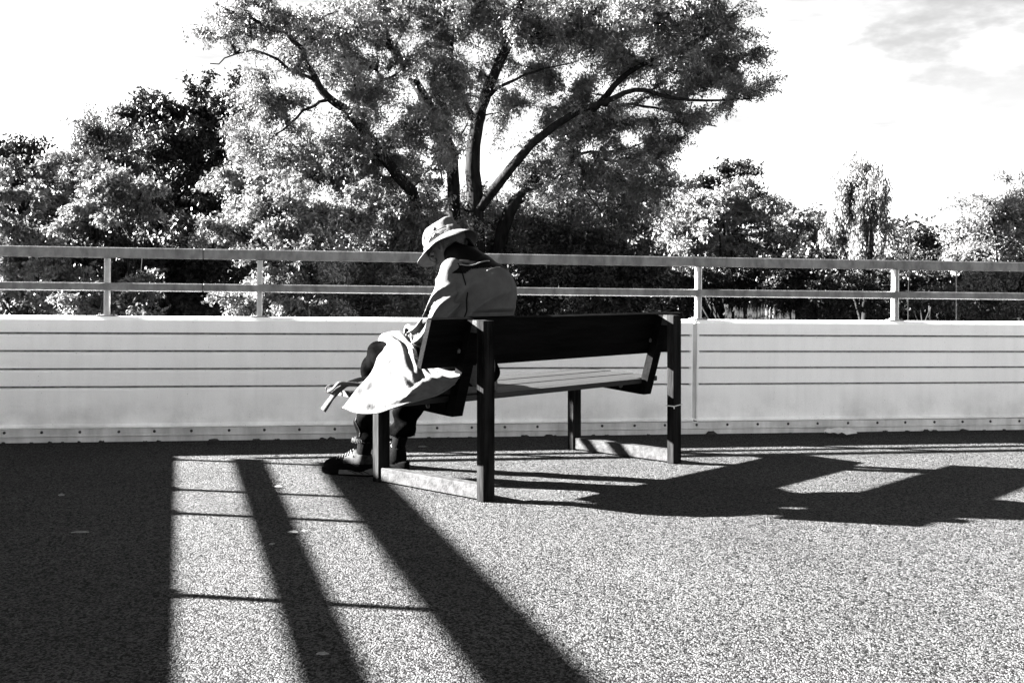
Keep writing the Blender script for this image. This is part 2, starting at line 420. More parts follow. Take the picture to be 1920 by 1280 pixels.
# left parapet, just outside the frame on the left; its shadow lies across the deck
la = math.atan2(.960, -.280)                    # local x runs from the corner towards the viewer
cx, cy = -4.125, WD+WT*-4.125
ox, oy = cx+.280*12.4+.960*.12-.120, cy-.960*12.4+.280*.12
lw = frame('parapet_wall', ox, oy, la, 'white grooved parapet wall of the left side, outside the frame', 'wall')
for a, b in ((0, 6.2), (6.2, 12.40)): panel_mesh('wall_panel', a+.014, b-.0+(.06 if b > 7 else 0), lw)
kerb(lw, 0, 12.3, [6.0, 9.1], list(np.arange(6.4, 12.2, .237)))
lr = frame('parapet_railing', ox, oy, la, 'two rail steel handrail on the left white wall, outside the frame', 'railing')
railing(lr, 0, 12.4, [12.4-x for x in (.12, 1.12, 1.74, 3.17, 4.6, 6.05, 7.5, 9.0, 10.5, 12)], [7.1], M['poststeel'], (1.195, 1.325), (.985, 1.062))

# ------------------------------------------------------------------ bench
def SH(a, b, z):                                   # follows the fall of the deck
    return (a, b, z-GX*(a*cos(ANG)-b*sin(ANG)))
bench = tag(empty('park_bench', (BX, BY, G(BX)), ANG), 'dark timber park bench seen from behind, with person sitting at its near end', 'bench')
def rearpost(nm, a0, b0, b1, z1, m, z0=0.0):
    mb = MB(); mb.box(a0, a0+.084, b0, b1, z0, z1, bev=.0035, fn=SH); return mb.build(nm, m, bench)
FR = (0, 1.696)
for i, a in enumerate(FR):
    rearpost('rear_post', a, 0, .050, .903, M['postwood'])
    rearpost('front_leg', a, .779, .829, .444, M['postwood'])
    mb = MB(); mb.box(a+.009, a+.075, .0505, .7785, .008, .080, bev=.003, fn=SH); mb.build('foot_beam', M['beamwood'], bench)
    # seat bearer (slopes down to the back) and leaning back bearer
    mb = MB(); mb.prism([(.2745, .407), (.2745, .4735), (.84, .4925), (.84, .4445), (.62, .432)], a+.007, a+.077, fn=SH); mb.build('seat_bearer', M['wood'], bench)
    mb = MB(); mb.prism([(.223, .405), (.079, .9035), (.129, .9035), (.274, .407)], a+.005, a+.079, fn=SH); mb.build('back_bearer', M['wood'], bench)
    mb = MB(); mb.prism([(.0505, .842), (.0505, .9045), (.078, .9045), (.094, .842)], a+.003, a+.081, fn=SH); mb.build('top_block', M['beamwood'], bench)
    for (b, z) in ((.40, .448), (.178, .745)):
        mb = MB(); x = a+.006
        mb.tube([SH(x, b, z), SH(x-.006, b, z)], .014, 10); mb.tube([SH(x-.006, b, z), SH(x-.011, b, z)], [.008, .006], 8)
        mb.build('bolt', M['boltsteel'], bench, True)
mb = MB(); mb.prism([(.2055, .663), (.130, .909), (.158, .918), (.2335, .672)], -.237, 1.98, fn=SH); mb.build('backrest_board', M['wood'], bench)
zs = lambda b: .505+(b-.232)*.0334
for kx in range(3):
    b0 = .2755+kx*.182; b1 = b0+.167
    mb = MB()
    n = 1
    e0 = (-.29, 1.92)
    mb.prism([(b0, zs(b0)-.030), (b0, zs(b0)-.003), (b0+.004, zs(b0)), (b1-.004, zs(b1)), (b1, zs(b1)-.003), (b1, zs(b1)-.030)], e0[0], e0[1], fn=SH)
    mb.build('seat_slat', M['seatwood'], bench)
mb = MB(); mb.prism([(.2335, zs(.2335)-.030), (.2335, zs(.2335)), (.2725, zs(.27)), (.2725, zs(.27)-.030)], .082, 1.692, fn=SH); mb.build('seat_slat', M['seatwood'], bench)
# cable tie round the far rear post
mb = MB(); a = 1.696
ring = [(a-.004, -.004), (a+.088, -.004), (a+.088, .054), (a-.004, .054), (a-.004, -.004)]
mb.tube([SH(x, y, .352+(.006 if i in (1, 2) else 0)) for i, (x, y) in enumerate(ring)], .003, 5)
mb.tube([SH(a-.004, -.004, .349), SH(a-.007, -.008, .338)], .004, 5)
mb.build('cable_tie', M['tie'], bench)

# ------------------------------------------------------------------ implicit surfaces for soft things
def surf(fn, lo, hi, h):
    lo = np.array(lo, float); hi = np.array(hi, float)
    n = np.ceil((hi-lo)/h).astype(int)+1
    ax = [lo[i]+h*np.arange(n[i]) for i in range(3)]
    X, Y, Z = np.meshgrid(*ax, indexing='ij')
    D = fn(np.stack([X, Y, Z], -1).astype(np.float32))
    s = D < 0
    c = np.zeros(tuple(n-1), np.float32); pos = np.zeros(tuple(n-1)+(3,), np.float32)
    corners = [(i, j, k) for i in (0, 1) for j in (0, 1) for k in (0, 1)]
    def sub(A, o): return A[o[0]:A.shape[0]-1+o[0], o[1]:A.shape[1]-1+o[1], o[2]:A.shape[2]-1+o[2]]
    for a_ in corners:
        for d in range(3):
            if a_[d]: continue
            b_ = list(a_); b_[d] = 1; b_ = tuple(b_)
            da, db = sub(D, a_), sub(D, b_); cross = (da < 0) != (db < 0)
            t = np.where(cross, da/(da-db+1e-12), 0)
            for e in range(3):
                v = a_[e]+(t if e == d else 0)
                pos[..., e] += np.where(cross, v, 0)
            c += cross
    act = c > 0
    idx = -np.ones(c.shape, int); idx[act] = np.arange(act.sum())
    I = np.argwhere(act)
    V = lo+(I+pos[act]/c[act][:, None])*h
    Fs = []
    for d in range(3):
        e, f = (d+1) % 3, (d+2) % 3
        sl0 = [slice(None)]*3; sl1 = [slice(None)]*3
        sl0[d] = slice(0, -1); sl1[d] = slice(1, None)
        s0, s1 = s[tuple(sl0)], s[tuple(sl1)]
        E = np.argwhere(s0 != s1)
        ok = (E[:, e] > 0) & (E[:, f] > 0) & (E[:, e] < n[e]-1) & (E[:, f] < n[f]-1)
        E = E[ok]; flip = s0[tuple(E.T)]
        def q(oe, of):
            J = E.copy(); J[:, e] -= oe; J[:, f] -= of; return idx[tuple(J.T)]
        Q = np.stack([q(1, 1), q(0, 1), q(0, 0), q(1, 0)], 1)
        Q[~flip] = Q[~flip][:, ::-1]
        Fs.append(Q)
    F = np.concatenate(Fs); F = F[(F >= 0).all(1)]
    return V, F
def caps(P, pts, rad, sq=None):
    """distance to a chain of tapered capsules"""
    pts = np.array(pts, np.float32); d = None
    if not hasattr(rad, '__len__'): rad = [rad]*len(pts)
    for i in range(len(pts)-1):
        a, b = pts[i], pts[i+1]; ab = b-a
        t = np.clip(((P-a)@ab)/(ab@ab), 0, 1)
        q = np.linalg.norm(P-a-t[..., None]*ab, axis=-1)-(rad[i]+(rad[i+1]-rad[i])*t)
        d = q if d is None else np.minimum(d, q)
    return d
def ell(P, c, r, R=None):
    q = P-np.array(c, np.float32)
    if R is not None: q = q@np.array(R, np.float32)     # columns = local axes
    r = np.array(r, np.float32)
    k0 = np.linalg.norm(q/r, axis=-1); k1 = np.linalg.norm(q/(r*r), axis=-1)+1e-6
    return k0*(k0-1)/k1
def smin(a, b, k):
    h = np.clip(.5+.5*(b-a)/k, 0, 1)
    return b*(1-h)+a*h-k*h*(1-h)
def smx(a, b, k): return -smin(-a, -b, k)

# ------------------------------------------------------------------ person (bench frame: x = along the bench, y = the way the person faces)
PO = (.24, .42)                                    # foot of the empty
ca, sa = cos(ANG), sin(ANG)
pw = (BX+PO[0]*ca-PO[1]*sa, BY+PO[0]*sa+PO[1]*ca)
person = tag(empty('person', (pw[0], pw[1], G(pw[0])), ANG), 'person in pale bucket hat and grey jacket with black yoke, hunched forward on the bench', 'person')
def P_(V): V = np.array(V, float); V[:, 0] -= PO[0]; V[:, 1] -= PO[1]; return V
def pobj(name, V, F, m, parent=person, smooth=True):
    return np_mesh(name, P_(V), F, m, parent, smooth)

TH = radians(38)                                   # forward pitch of the head
HC = np.array([.205, .452, 1.283])                 # head centre
HR = np.array([[1, 0, 0], [0, cos(TH), sin(TH)], [0, -sin(TH), cos(TH)]])   # columns: side, forward, up
def HL(p): return HC+HR@np.array(p, float)         # head local (side, fwd, up) -> bench frame
shL, shR = (.066, .285, 1.150), (.440, .285, 1.110)
elL, elR = (.040, .350, .850), (.505, .40, .82)
wrL, wrR = (.085, .560, .800), (.33, .58, .79)
hipL, hipR = (.145, .33, .615), (.325, .33, .615)
knL, knR = (.095, .875, .685), (.385, .845, .665)
anL, anR = (.088, 1.005, .125), (.40, 1.06, .125)

def head_fn(P):
    d = ell(P, HL((0, -.012, .03)), (.076, .095, .10), HR)
    d = smin(d, ell(P, HL((0, .022, -.045)), (.060, .072, .078), HR), .03)
    d = smin(d, ell(P, HL((0, .052, -.095)), (.032, .030, .026), HR), .03)          # chin
    d = smin(d, caps(P, [HL((0, .092, .008)), HL((0, .118, -.030))], [.010, .016]), .015)  # nose
    d = smin(d, ell(P, HL((0, .085, -.066)), (.024, .016, .007), HR), .008)        # lips
    d = smin(d, ell(P, HL((0, .083, .018)), (.062, .018, .012), HR), .015)          # brow
    for s in (-1, 1):
        d = smx(d, -ell(P, HL((s*.032, .096, .002)), (.016, .012, .010), HR), .01)   # eye sockets
        d = smin(d, ell(P, HL((s*.031, .080, .000)), (.013, .012, .010), HR), .004)
        e = ell(P, HL((s*.079, -.012, -.008)), (.010, .020, .034), HR)
        e = smx(e, -ell(P, HL((s*.088, -.006, -.004)), (.008, .011, .020), HR), .006)
        d = smin(d, e, .008)
    neck = caps(P, [HL((0, -.03, -.05)), (.225, .335, 1.17)], [.056, .066])
    return smin(d, neck, .03)
V1, F1 = surf(head_fn, (.08, .24, 1.08), (.34, .64, 1.46), .0055)
def core_fn(P):
    d = caps(P, [(.235, .30, .64), (.235, .30, .85), (.228, .28, 1.05)], [.12, .12, .13])
    for h, k, a in ((hipL, knL, anL), (hipR, knR, anR)):
        d = smin(d, caps(P, [h, k, a], [.075, .055, .036]), .03)
        d = smin(d, caps(P, [a, (a[0]-.02, a[1]+.14, .045)], [.036, .028]), .02)
    for s, e, w in ((shL, elL, wrL), (shR, elR, wrR)):
        d = smin(d, caps(P, [s, e, w], [.045, .038, .026]), .03)
    return smin(d, caps(P, [(.228, .28, 1.05), (.225, .335, 1.19)], [.10, .055]), .04)
V2, F2 = surf(core_fn, (-.1, .1, -.02), (.6, 1.3, 1.3), .013)
def hand(wr, knk, side, up):
    """hand curled over the bag; wr wrist, knk knuckle centre, side = towards the thumb"""
    wr, knk, side, up = [np.array(v, float) for v in (wr, knk, side, up)]
    f = (knk-wr)/np.linalg.norm(knk-wr)
    side = side-f*(side@f); side /= np.linalg.norm(side)
    up = np.cross(side, f)*np.sign(np.cross(side, f)@up)
    def fn(P):
        d = caps(P, [wr, wr+(knk-wr)*.45], [.026, .028])
        for t in (-.026, -.009, .009, .026):
            d = smin(d, caps(P, [wr+(knk-wr)*.35+side*t*.6, knk+side*t], [.014, .0135]), .012)
        L = {.026: .040, .009: .046, -.009: .043, -.026: .034}
        g = None
        for t, ln in L.items():
            a0 = knk+side*t; a1 = a0+f*ln*.75-up*ln*.45; a2 = a1+f*ln*.15-up*ln*.75; a3 = a2-f*ln*.25-up*ln*.35
            q = caps(P, [a0, a1, a2, a3], [.0115, .0098, .0088, .0075]); g = q if g is None else np.minimum(g, q)
        d = smin(d, g, .004)
        th = caps(P, [wr+f*.02+side*.022, wr+f*.055+side*.045-up*.012, wr+f*.088+side*.040-up*.03, wr+f*.108+side*.026-up*.04], [.016, .014, .012, .009])
        return smin(d, th, .008)
    lo = np.minimum(wr, knk)-.11; hi = np.maximum(wr, knk)+.12
    return surf(fn, lo, hi, .0036)
V3, F3 = hand((.100, .575, .815), (.130, .645, .850), (1, -.1, .0), (0, 0, 1))
V4, F4 = hand((.33, .58, .80), (.285, .655, .80), (-1, 0, .1), (0, 0, 1))
VV = [V1, V2, V3, V4]; off = np.cumsum([0]+[len(v) for v in VV])
pobj('body', np.concatenate(VV), np.concatenate([f+o for f, o in zip((F1, F2, F3, F4), off)]), M['skin'])

def wr_noise(P, fr, amp, seed=0):
    r = np.random.default_rng(seed); d = 0
    for i in range(5):
        k = r.normal(size=3); k /= np.linalg.norm(k); k = k.astype(np.float32)*fr*(1+.35*i)
        d = d+np.sin(P@k+r.uniform(0, 6)+1.5*np.sin(P@(k[[1, 2, 0]]*.6)))*(.8**i)
    return d*amp/2
# jacket body
def jacket_fn(P):
    d = ell(P, (.235, .310, .72), (.180, .150, .20))
    d = smin(d, ell(P, (.272, .285, .91), (.232, .176, .25)), .06)
    d = smin(d, ell(P, (.272, .270, 1.045), (.236, .172, .156)), .05)
    d = smin(d, caps(P, [(.090, .285, 1.135), (.41, .275, 1.105)], [.076, .076]), .05)
    d = smin(d, caps(P, [(.27, .225, 1.08), (.25, .265, 1.15), (.222, .33, 1.20)], [.12, .098, .08]), .05)
    # folds: belly creases at waist, drag lines from the armpits
    z = P[..., 2]; x = P[..., 0]
    d = d+.006*np.sin(58*z+16*x+2*np.sin(9*x))*np.exp(-((z-.86)/.10)**2)
    rr = .663*x-.7486*P[..., 1]
    rid = (1-np.abs(np.sin(.5*(46*(z-.75*rr)+1.5*np.sin(9*rr+5*z)))))**1.6
    d = d+.008-.032*rid*np.clip((.36-x)/.2, 0, 1)*np.exp(-((z-.99)/.13)**2)
    d = d+wr_noise(P, 15, .010, 3)
    pl = np.where(z < .93, .166+(.909-z)*.31, .166-(z-.93)*1.2)-P[..., 1]
    d = smx(d, np.minimum(pl, .05)*np.clip((1.0-z)/.06, 0, 1)-.2*np.clip((z-.94)/.06, 0, 1), .035)
    return smx(d, .585-z+.01*np.sin(20*x), .012)
Vj, Fj = surf(jacket_fn, (-.03, .06, .54), (.50, .56, 1.32), .009)
# yoke: the black upper back and shoulders
fc = Vj[Fj].mean(1)
def yoke_mask(c):
    edge = 1.165+.05*np.clip((.13-c[:, 0])/.1, -1, 1)*0-.35*np.clip(c[:, 0]-.33, 0, 1)*0
    edge = 1.178-.35*np.clip(.13-c[:, 0], 0, .04)-.12*np.abs(c[:, 0]-.27)
    return (c[:, 2] > edge)
ym = yoke_mask(fc)
def submesh(V, F, mask, push=0):
    f = F[mask]; u, inv = np.unique(f, return_inverse=True)
    return V[u].copy(), inv.reshape(f.shape)
va, fa = submesh(Vj, Fj, ~ym); jb = pobj('jacket', va, fa, M['jacket'])
vb, fb = submesh(Vj, Fj, ym)
c0 = np.array([.228, .285, 1.08]); dd = vb-c0; vb = vb+dd/np.linalg.norm(dd, axis=1)[:, None]*.004
pobj('yoke', vb, fb, M['black'])
def on_surface(fn, pts, outw, push=.004):
    res = []
    for p in pts:
        p = np.array(p, np.float32); g = np.zeros(3)
        for _ in range(12):
            d = float(fn(p[None, :])[0])
            g = np.array([(float(fn((p+np.eye(3, dtype=np.float32)[i]*.004)[None, :])[0])-d)/.004 for i in range(3)])
            n_ = np.linalg.norm(g)+1e-6; p = p-(g/n_*np.clip(d, -.03, .03)).astype(np.float32)
        res.append(p+(g/n_*push).astype(np.float32))
    return res
# sleeves
SLV = None
def sleeve(s, e, w, seed, bulk=1.0):
    s, e, w = [np.array(v) for v in (s, e, w)]
    ax = (e-s)/np.linalg.norm(e-s)
    ref = np.cross(ax, (w-e)); ref /= np.linalg.norm(ref)
    sd = np.cross(ref, ax)
    def fn(P):
        d = caps(P, [s, s+(e-s)*.5, e, e+(w-e)*.5, w], [.078*bulk, .090*bulk, .086*bulk, .068*bulk, .050*bulk])
        # spiral drag folds
        t = ((P-s.astype(np.float32))@ax.astype(np.float32)); q = (P-s.astype(np.float32))@sd.astype(np.float32)
        r = (P-s.astype(np.float32))@ref.astype(np.float32)
        rr = .663*P[..., 0]-.7486*P[..., 1]
        u = 74*(P[..., 2]-1.05*rr)+1.6*np.sin(13*P[..., 2]+9*rr)+.8*np.sin(31*rr)
        ridge = (1-np.abs(np.sin(u*.5)))**1.4
        d = d+.012-.040*ridge*np.clip((t-.035)/.08, 0, 1)*(.75+.25*np.sin(17*P[..., 2]))
        d = d+wr_noise(P, 30, .004, seed)
        f = (w-e)/np.linalg.norm(w-e)
        cut = (P-w.astype(np.float32))@f.astype(np.float32)
        return smx(d, cut, .006)
    global SLV
    if SLV is None: SLV = fn
    lo = np.minimum(np.minimum(s, e), w)-.11; hi = np.maximum(np.maximum(s, e), w)+.11
    return surf(fn, lo, hi, .0075)
for (s, e, w, sd_) in ((shL, elL, wrL, 5), (shR, elR, wrR, 9)):
    Vs, Fs = sleeve(s, e, w, sd_); pobj('sleeve', Vs, Fs, M['jacket'])
    f = (np.array(w)-np.array(e)); f /= np.linalg.norm(f)
    mb = MB(); w_ = np.array(w); mb.tube([w_-f*.012-np.array([*PO, 0]), w_+f*.004-np.array([*PO, 0]), w_+f*.006-np.array([*PO, 0])], [.050, .049, .040], 16)
    mb.build('cuff', M['jacket'], person, True)
# dark armhole seam between the near sleeve and the back
seam_pts = [(.080, .2205, 1.19), (.086, .195, 1.145), (.0909, .178, 1.094), (.095, .173, 1.045), (.0963, .172, .998), (.093, .176, .95), (.0875, .182, .908)]
def union_fn(P): return np.minimum(jacket_fn(P), SLV(P))
tube_pts = on_surface(union_fn, [(x-.022, y+.018, z) for x, y, z in seam_pts], None, .0028)
mb = MB(); mb.tube([tuple(v-np.array([*PO, 0])) for v in tube_pts], .0032, 6); mb.build('armhole_seam', M['black'], person, True)
# collar
def collar_fn(P):
    a = np.array([.226, .300, 1.165]); b = np.array([.215, .385, 1.255])
    o = caps(P, [a, b], [.100, .088]); i = caps(P, [a-(b-a)*.3, b+(b-a)*.8], [.082, .075])
    ax = (b-a)/np.linalg.norm(b-a); top = (P-b.astype(np.float32))@ax.astype(np.float32)-.028
    d = smx(smx(o, -i, .008), top, .008)
    return d+wr_noise(P, 28, .004, 8)
Vc, Fc = surf(collar_fn, (.08, .16, 1.05), (.37, .53, 1.40), .006); pobj('collar', Vc, Fc, M['black'])
# pale piping over the left shoulder and across the yoke
def tube_on(name, fn, pts, r, m, push):
    q = on_surface(fn, pts, None, push)
    mb = MB(); mb.tube([tuple(v-np.array([*PO, 0])) for v in q], r, 6); mb.build(name, m, person, True)
t_ = np.linspace(0, 1, 12)
tube_on('piping', jacket_fn, [(.035+.20*t, .22-.06*t, 1.20+.03*t) for t in t_], .0035, M['piping'], .007)
tube_on('piping', jacket_fn, [(.17+.10*t, .13, 1.17+.008*t) for t in t_], .0022, M['piping'], .006)

# trousers
def jeans_fn(P):
    d = ell(P, (.235, .32, .61), (.165, .14, .085))
    for h, k, a, sgn in ((hipL, knL, anL, 0), (hipR, knR, anR, 1)):
        h, k, a = np.array(h), np.array(k), np.array(a)
        hem = k+(a-k)*.80
        leg = caps(P, [h, k, (k+a)/2+np.array([0, -.012, 0]), hem+np.array([0, -.004, 0])], [.098, .082, .078, .074])
        z = P[..., 2]
        leg = leg+.012*np.sin(48*z+12*P[..., 0]+(2+sgn)*np.sin(14*P[..., 1]))*np.exp(-((z-.30)/.16)**2)
        leg = leg+.013*np.sin(38*P[..., 1]-30*z+sgn)*np.exp(-((z-.60)/.10)**2)
        leg = smx(leg, (a[2]+.075+.01*np.sin(25*P[..., 0]+sgn))-z, .006)
        d = smin(d, leg, .03)
    return smx(d, .245-P[..., 1], .01)+wr_noise(P, 26, .005, 21)
Vt, Ft = surf(jeans_fn, (-.04, .12, .12), (.56, 1.22, .80), .009); pobj('jeans', Vt, Ft, M['denim'])
# frayed hem
for a in (anL, anR):
    k = knL if a is anL else knR
    hem = np.array(k)+(np.array(a)-np.array(k))*.80
    mb = MB(); n = 90
    for i in range(n):
        th = 2*pi*i/n; r = .0745
        p0 = Vector((hem[0]+r*cos(th)-PO[0], hem[1]+r*sin(th)*1.0-PO[1]-.004+.01, a[2]+.098))
        p1 = p0+Vector((.004*cos(th)+random.uniform(-.003, .003), .004*sin(th), -random.uniform(.010, .028)))
        mb.tube([p0, (p0+p1)/2+Vector((0, 0, .001)), p1], [.0022, .0018, .0008], 3)
    mb.build('frayed_hem', M['fray' if a is anL else 'denim'], person)  # right hem takes the dark cloth: its shade is put into the colour
# stitched side seam on the left trouser leg
mb = MB()
pts = on_surface(jeans_fn, [(.035, .965, .44-.03*i) for i in range(8)], None, .003)
mb.tube([tuple(p-np.array([*PO, 0])) for p in pts], .0035, 5); mb.build('seam', M['fray'], person)
# socks
for a, k in ((anL, knL), (anR, knR)):
    a = np.array(a); k = np.array(k); mb = MB(); q = np.array([*PO, 0])
    mb.tube([a-q+np.array([0, 0, -.03]), a-q+np.array([0, 0, .0]), a+(k-a)*.25-q], [.043, .041, .046], 14); mb.build('sock', M['shoe'], person, True)
# shoes
def shoe(ank, turn):
    a = np.array([ank[0], ank[1], 0.0]); c, s = cos(turn), sin(turn)
    f = np.array([-s, c, 0]); sd = np.array([c, s, 0]); R = np.stack([sd, f, [0, 0, 1]], 1)
    L_ = lambda x, y, z: a+sd*x+f*y+np.array([0, 0, z])
    def upper(P):
        d = ell(P, L_(0, .155, .055), (.049, .095, .047), R)
        d = smin(d, ell(P, L_(0, .03, .062), (.043, .095, .060), R), .035)
        d = smin(d, caps(P, [L_(0, .02, .06), L_(0, -.005, .115)], [.045, .044]), .03)
        d = smin(d, caps(P, [L_(0, .13, .07), L_(0, .045, .118)], [.034, .032]), .03)
        d = smx(d, -caps(P, [L_(0, -.005, .10), L_(0, -.012, .2)], [.034, .040]), .008)
        z = P[..., 2]
        return smx(d, .030-z, .006)
    def sole(P):
        q = (P-a.astype(np.float32))@R.astype(np.float32)
        x, y, z = q[..., 0], q[..., 1], q[..., 2]
        wdt = .046+.009*np.clip((y-.06)/.12, -1, 1)
        t = np.clip((y-.085)/.175, -1, 1)
        prof = np.abs(x)-wdt*np.sqrt(np.clip(1-np.abs(t)**3.2, 0, 1))-.0
        prof = np.maximum(prof, np.abs(y-.085)-.172)
        top = .042+.012*np.clip(-(y-.03)/.1, 0, 1)+.006*np.clip((y-.2)/.06, 0, 1)
        zz = np.maximum(z-top, .012*np.clip((y-.17)/.09, 0, 1)**2-z+.004)
        return smx(prof, zz, .012)
    lo = a+np.array([-.20, -.13, -.01]); hi = a+np.array([.20, .30, .19])
    return upper, sole, lo, hi, L_, R, a
for nm, ank, turn in (('L', anL, radians(22)), ('R', anR, radians(4))):
    up, so, lo, hi, L_, R, a0_ = shoe(ank, turn)
    q = np.array([*PO, 0])
    se = person
    def sobj(name, V, F, m, smooth=True):
        V = np.array(V, float)-np.array([ank[0], ank[1], 0]); return np_mesh(name, V, F, m, se, smooth)
    V, F = surf(up, lo, hi, .006)
    toe = (((V[F].mean(1)-a0_)@R)[:, 1] < .105) & (V[F].mean(1)[:, 2] > .078)
    v_, f_ = submesh(V, F, ~toe); se = sobj('shoe', v_, f_, M['shoe']); se.location = (ank[0]-PO[0], ank[1]-PO[1], 0)
    v_, f_ = submesh(V, F, toe); sobj('tongue', v_, f_, M['shoepale' if nm == 'L' else 'shoe'])  # right shoe's shadow painted in: darker material than the left
    V, F = surf(so, lo, hi, .006); lowm = V[F].mean(1)[:, 2] < .018
    v_, f_ = submesh(V, F, ~lowm); yy = ((v_-a0_)@R)
    heel = yy[f_].mean(1)[:, 1] < .13
    w_, g_ = submesh(v_, f_, heel); sobj('sole', w_, g_, M['sole' if nm == 'L' else 'soledark'])  # right sole darkened too, shade set in its colour
    w_, g_ = submesh(v_, f_, ~heel); sobj('sole', w_, g_, M['soledark'])
    v_, f_ = submesh(V, F, lowm); sobj('outsole', v_, f_, M['soledark'])
    base = np.array([ank[0], ank[1], 0])
    for k in range(6):
        y = .150-.018*k; z = .098+.0075*k
        mb = MB(); s_ = .026
        pp = [L_(-s_, y, z-.010), L_(-s_*.4, y+.004, z+.004), L_(s_*.4, y-.004, z+.004), L_(s_, y, z-.010)]
        pp = on_surface(up, pp, None, .003)
        mb.tube([tuple(p-base) for p in pp], .0032, 5); mb.build('lace', M['sole'], se, True)
    for k, (dx, dz) in enumerate(((.03, .0), (-.032, -.004))):
        mb = MB(); c_ = L_(0, .055, .128)
        mb.tube([tuple(c_+R@np.array([dx*t, .015*sin(pi*t), .006+.016*sin(pi*t)+dz*t])-base) for t in np.linspace(0, 1.3, 8)], .0028, 5); mb.build('lace', M['sole'], se, True)
    # dark grooves in the pale midsole
    for k in range(3):
        pp = on_surface(so, [L_(-.05, -.06+.055*t+.04*k, .022+.022*t) for t in np.linspace(0, 1, 5)], None, .0008)
        mb = MB(); mb.tube([tuple(p-base) for p in pp], .002, 4); mb.build('groove', M['soledark'], se)

# hat: crown with a drooping stitched brim
HP = radians(36); HO = np.array([.205, .478, 1.300])
HR2 = np.array([[1, 0, 0], [0, cos(HP), sin(HP)], [0, -sin(HP), cos(HP)]])
q0 = np.array([*PO, 0])
def HT(x, y, z): return tuple(HO+HR2@np.array([x, y, z])-q0)
def hat_r(t): return .104, .140                     # half width, half length of the crown base
def crown():
    V = []; F = []; n = 56
    prof = [(0, 1.0), (.012, 1.0), (.028, .985), (.045, .965), (.06, .945), (.075, .92), (.088, .875), (.097, .80), (.101, .68), (.102, .5), (.104, .3), (.105, .12)]
    for (z, k) in prof:
        for i in range(n):
            t = 2*pi*i/n; sx, sy = cos(t), sin(t)
            kk = k*(1+.012*sin(5*t+z*40)+.010*sin(9*t-z*60))
            # dented top, front a little fuller
            zz = z+(.010*(1-k)*sin(2*t+1))+.006*sin(3*t)*min(1, z/.05)
            x = .098*kk*sx; y = .122*kk*sy+(-.012 if z > .06 else 0)*(z-.06)/.04
            V.append(HT(x, y, zz))
    for j in range(len(prof)-1):
        for i in range(n): F.append((j*n+i, j*n+(i+1) % n, (j+1)*n+(i+1) % n, (j+1)*n+i))
    F.append(tuple(range((len(prof)-1)*n, len(prof)*n)))
    return V, F
V, F = crown(); hat = mesh_obj('hat', V, F, M['hat'], person, True)
def brim():
    V = []; F = []; n = 72; m_ = 7
    for lay in (0, 1):
        for j in range(m_+1):
            k = j/m_
            for i in range(n):
                t = 2*pi*i/n; fy = sin(t)
                w = .062+.004*abs(fy)
                droop = (.056 if fy < 0 else .050-.030*fy)*1.0+.004*sin(3*t+.7)+.005*sin(5*t)
                x = (.097+w*k)*cos(t); y = (.121+w*k)*fy
                z = .004-droop*(k**1.25)-lay*.0035
                V.append(HT(x, y, z))
    R_ = (m_+1)*n
    for lay in (0, 1):
        for j in range(m_):
            for i in range(n):
                f = [lay*R_+j*n+i, lay*R_+j*n+(i+1) % n, lay*R_+(j+1)*n+(i+1) % n, lay*R_+(j+1)*n+i]
                F.append(tuple(f if lay == 0 else f[::-1]))
    for i in range(n):
        F.append((m_*n+i, m_*n+(i+1) % n, R_+m_*n+(i+1) % n, R_+m_*n+i))
        F.append((i, R_+i, R_+(i+1) % n, (i+1) % n))
    return V, F
V, F = brim(); mesh_obj('brim', V, F, M['hat'], hat, True)
mb = MB(); V = []; n = 56
for k_, (z, r) in enumerate(((.006, 1.02), (.016, 1.045), (.030, 1.03), (.036, .99))):
    for i in range(n):
        t = 2*pi*i/n; V.append(HT(.098*r*cos(t), .122*r*sin(t), z+.003*sin(4*t)))
F = [(j*n+i, j*n+(i+1) % n, (j+1)*n+(i+1) % n, (j+1)*n+i) for j in range(3) for i in range(n)]
mb.add(V, F); mb.build('hat_band', M['hatband'], hat, True)
for t in (radians(200), radians(158), radians(22), radians(-20)):      # eyelets with dark holes
    c = np.array([.091*cos(t), .113*sin(t)-.004, .066]); nrm = np.array([cos(t)*1.3, sin(t), .2]); nrm /= np.linalg.norm(nrm)
    mb = MB(); mb.tube([HT(*(c+nrm*.001)), HT(*(c+nrm*.005))], [.0105, .0100], 12); mb.build('eyelet', M['lens'], hat)
mb = MB()
for zz, am in ((.003, 0),):
    mb.tube([HT(-.161*cos(t)*.985, .184*sin(t)*.985, -.049+(.0 if sin(t) < 0 else .030*sin(t))) for t in np.linspace(-1.4, 1.4, 28)], .0012, 4)
mb.build('brim_stitching', M['hatband'], hat)
for zz_, rr_ in ((.0045, 1.04), (.0375, 1.005)):
    mb = MB(); mb.tube([HT(.098*rr_*cos(t), .122*rr_*sin(t), zz_+.003*sin(4*t)) for t in np.linspace(0, 2*pi, 49)], .0017, 4, caps=False); mb.build('band_seam', M['shoepale'], hat, True)
for t0 in (radians(178), radians(-2), radians(90), radians(-90)):
    mb = MB(); mb.tube([HT(.0985*k_*cos(t0), .1225*k_*sin(t0)-(.012*(z_-.06)/.04 if z_ > .06 else 0), z_) for z_, k_ in ((.038, .985), (.06, .955), (.075, .93), (.088, .885), (.098, .80), (.103, .6), (.106, .3))], .0013, 4); mb.build('crown_seam', M['shoepale'], hat, True)
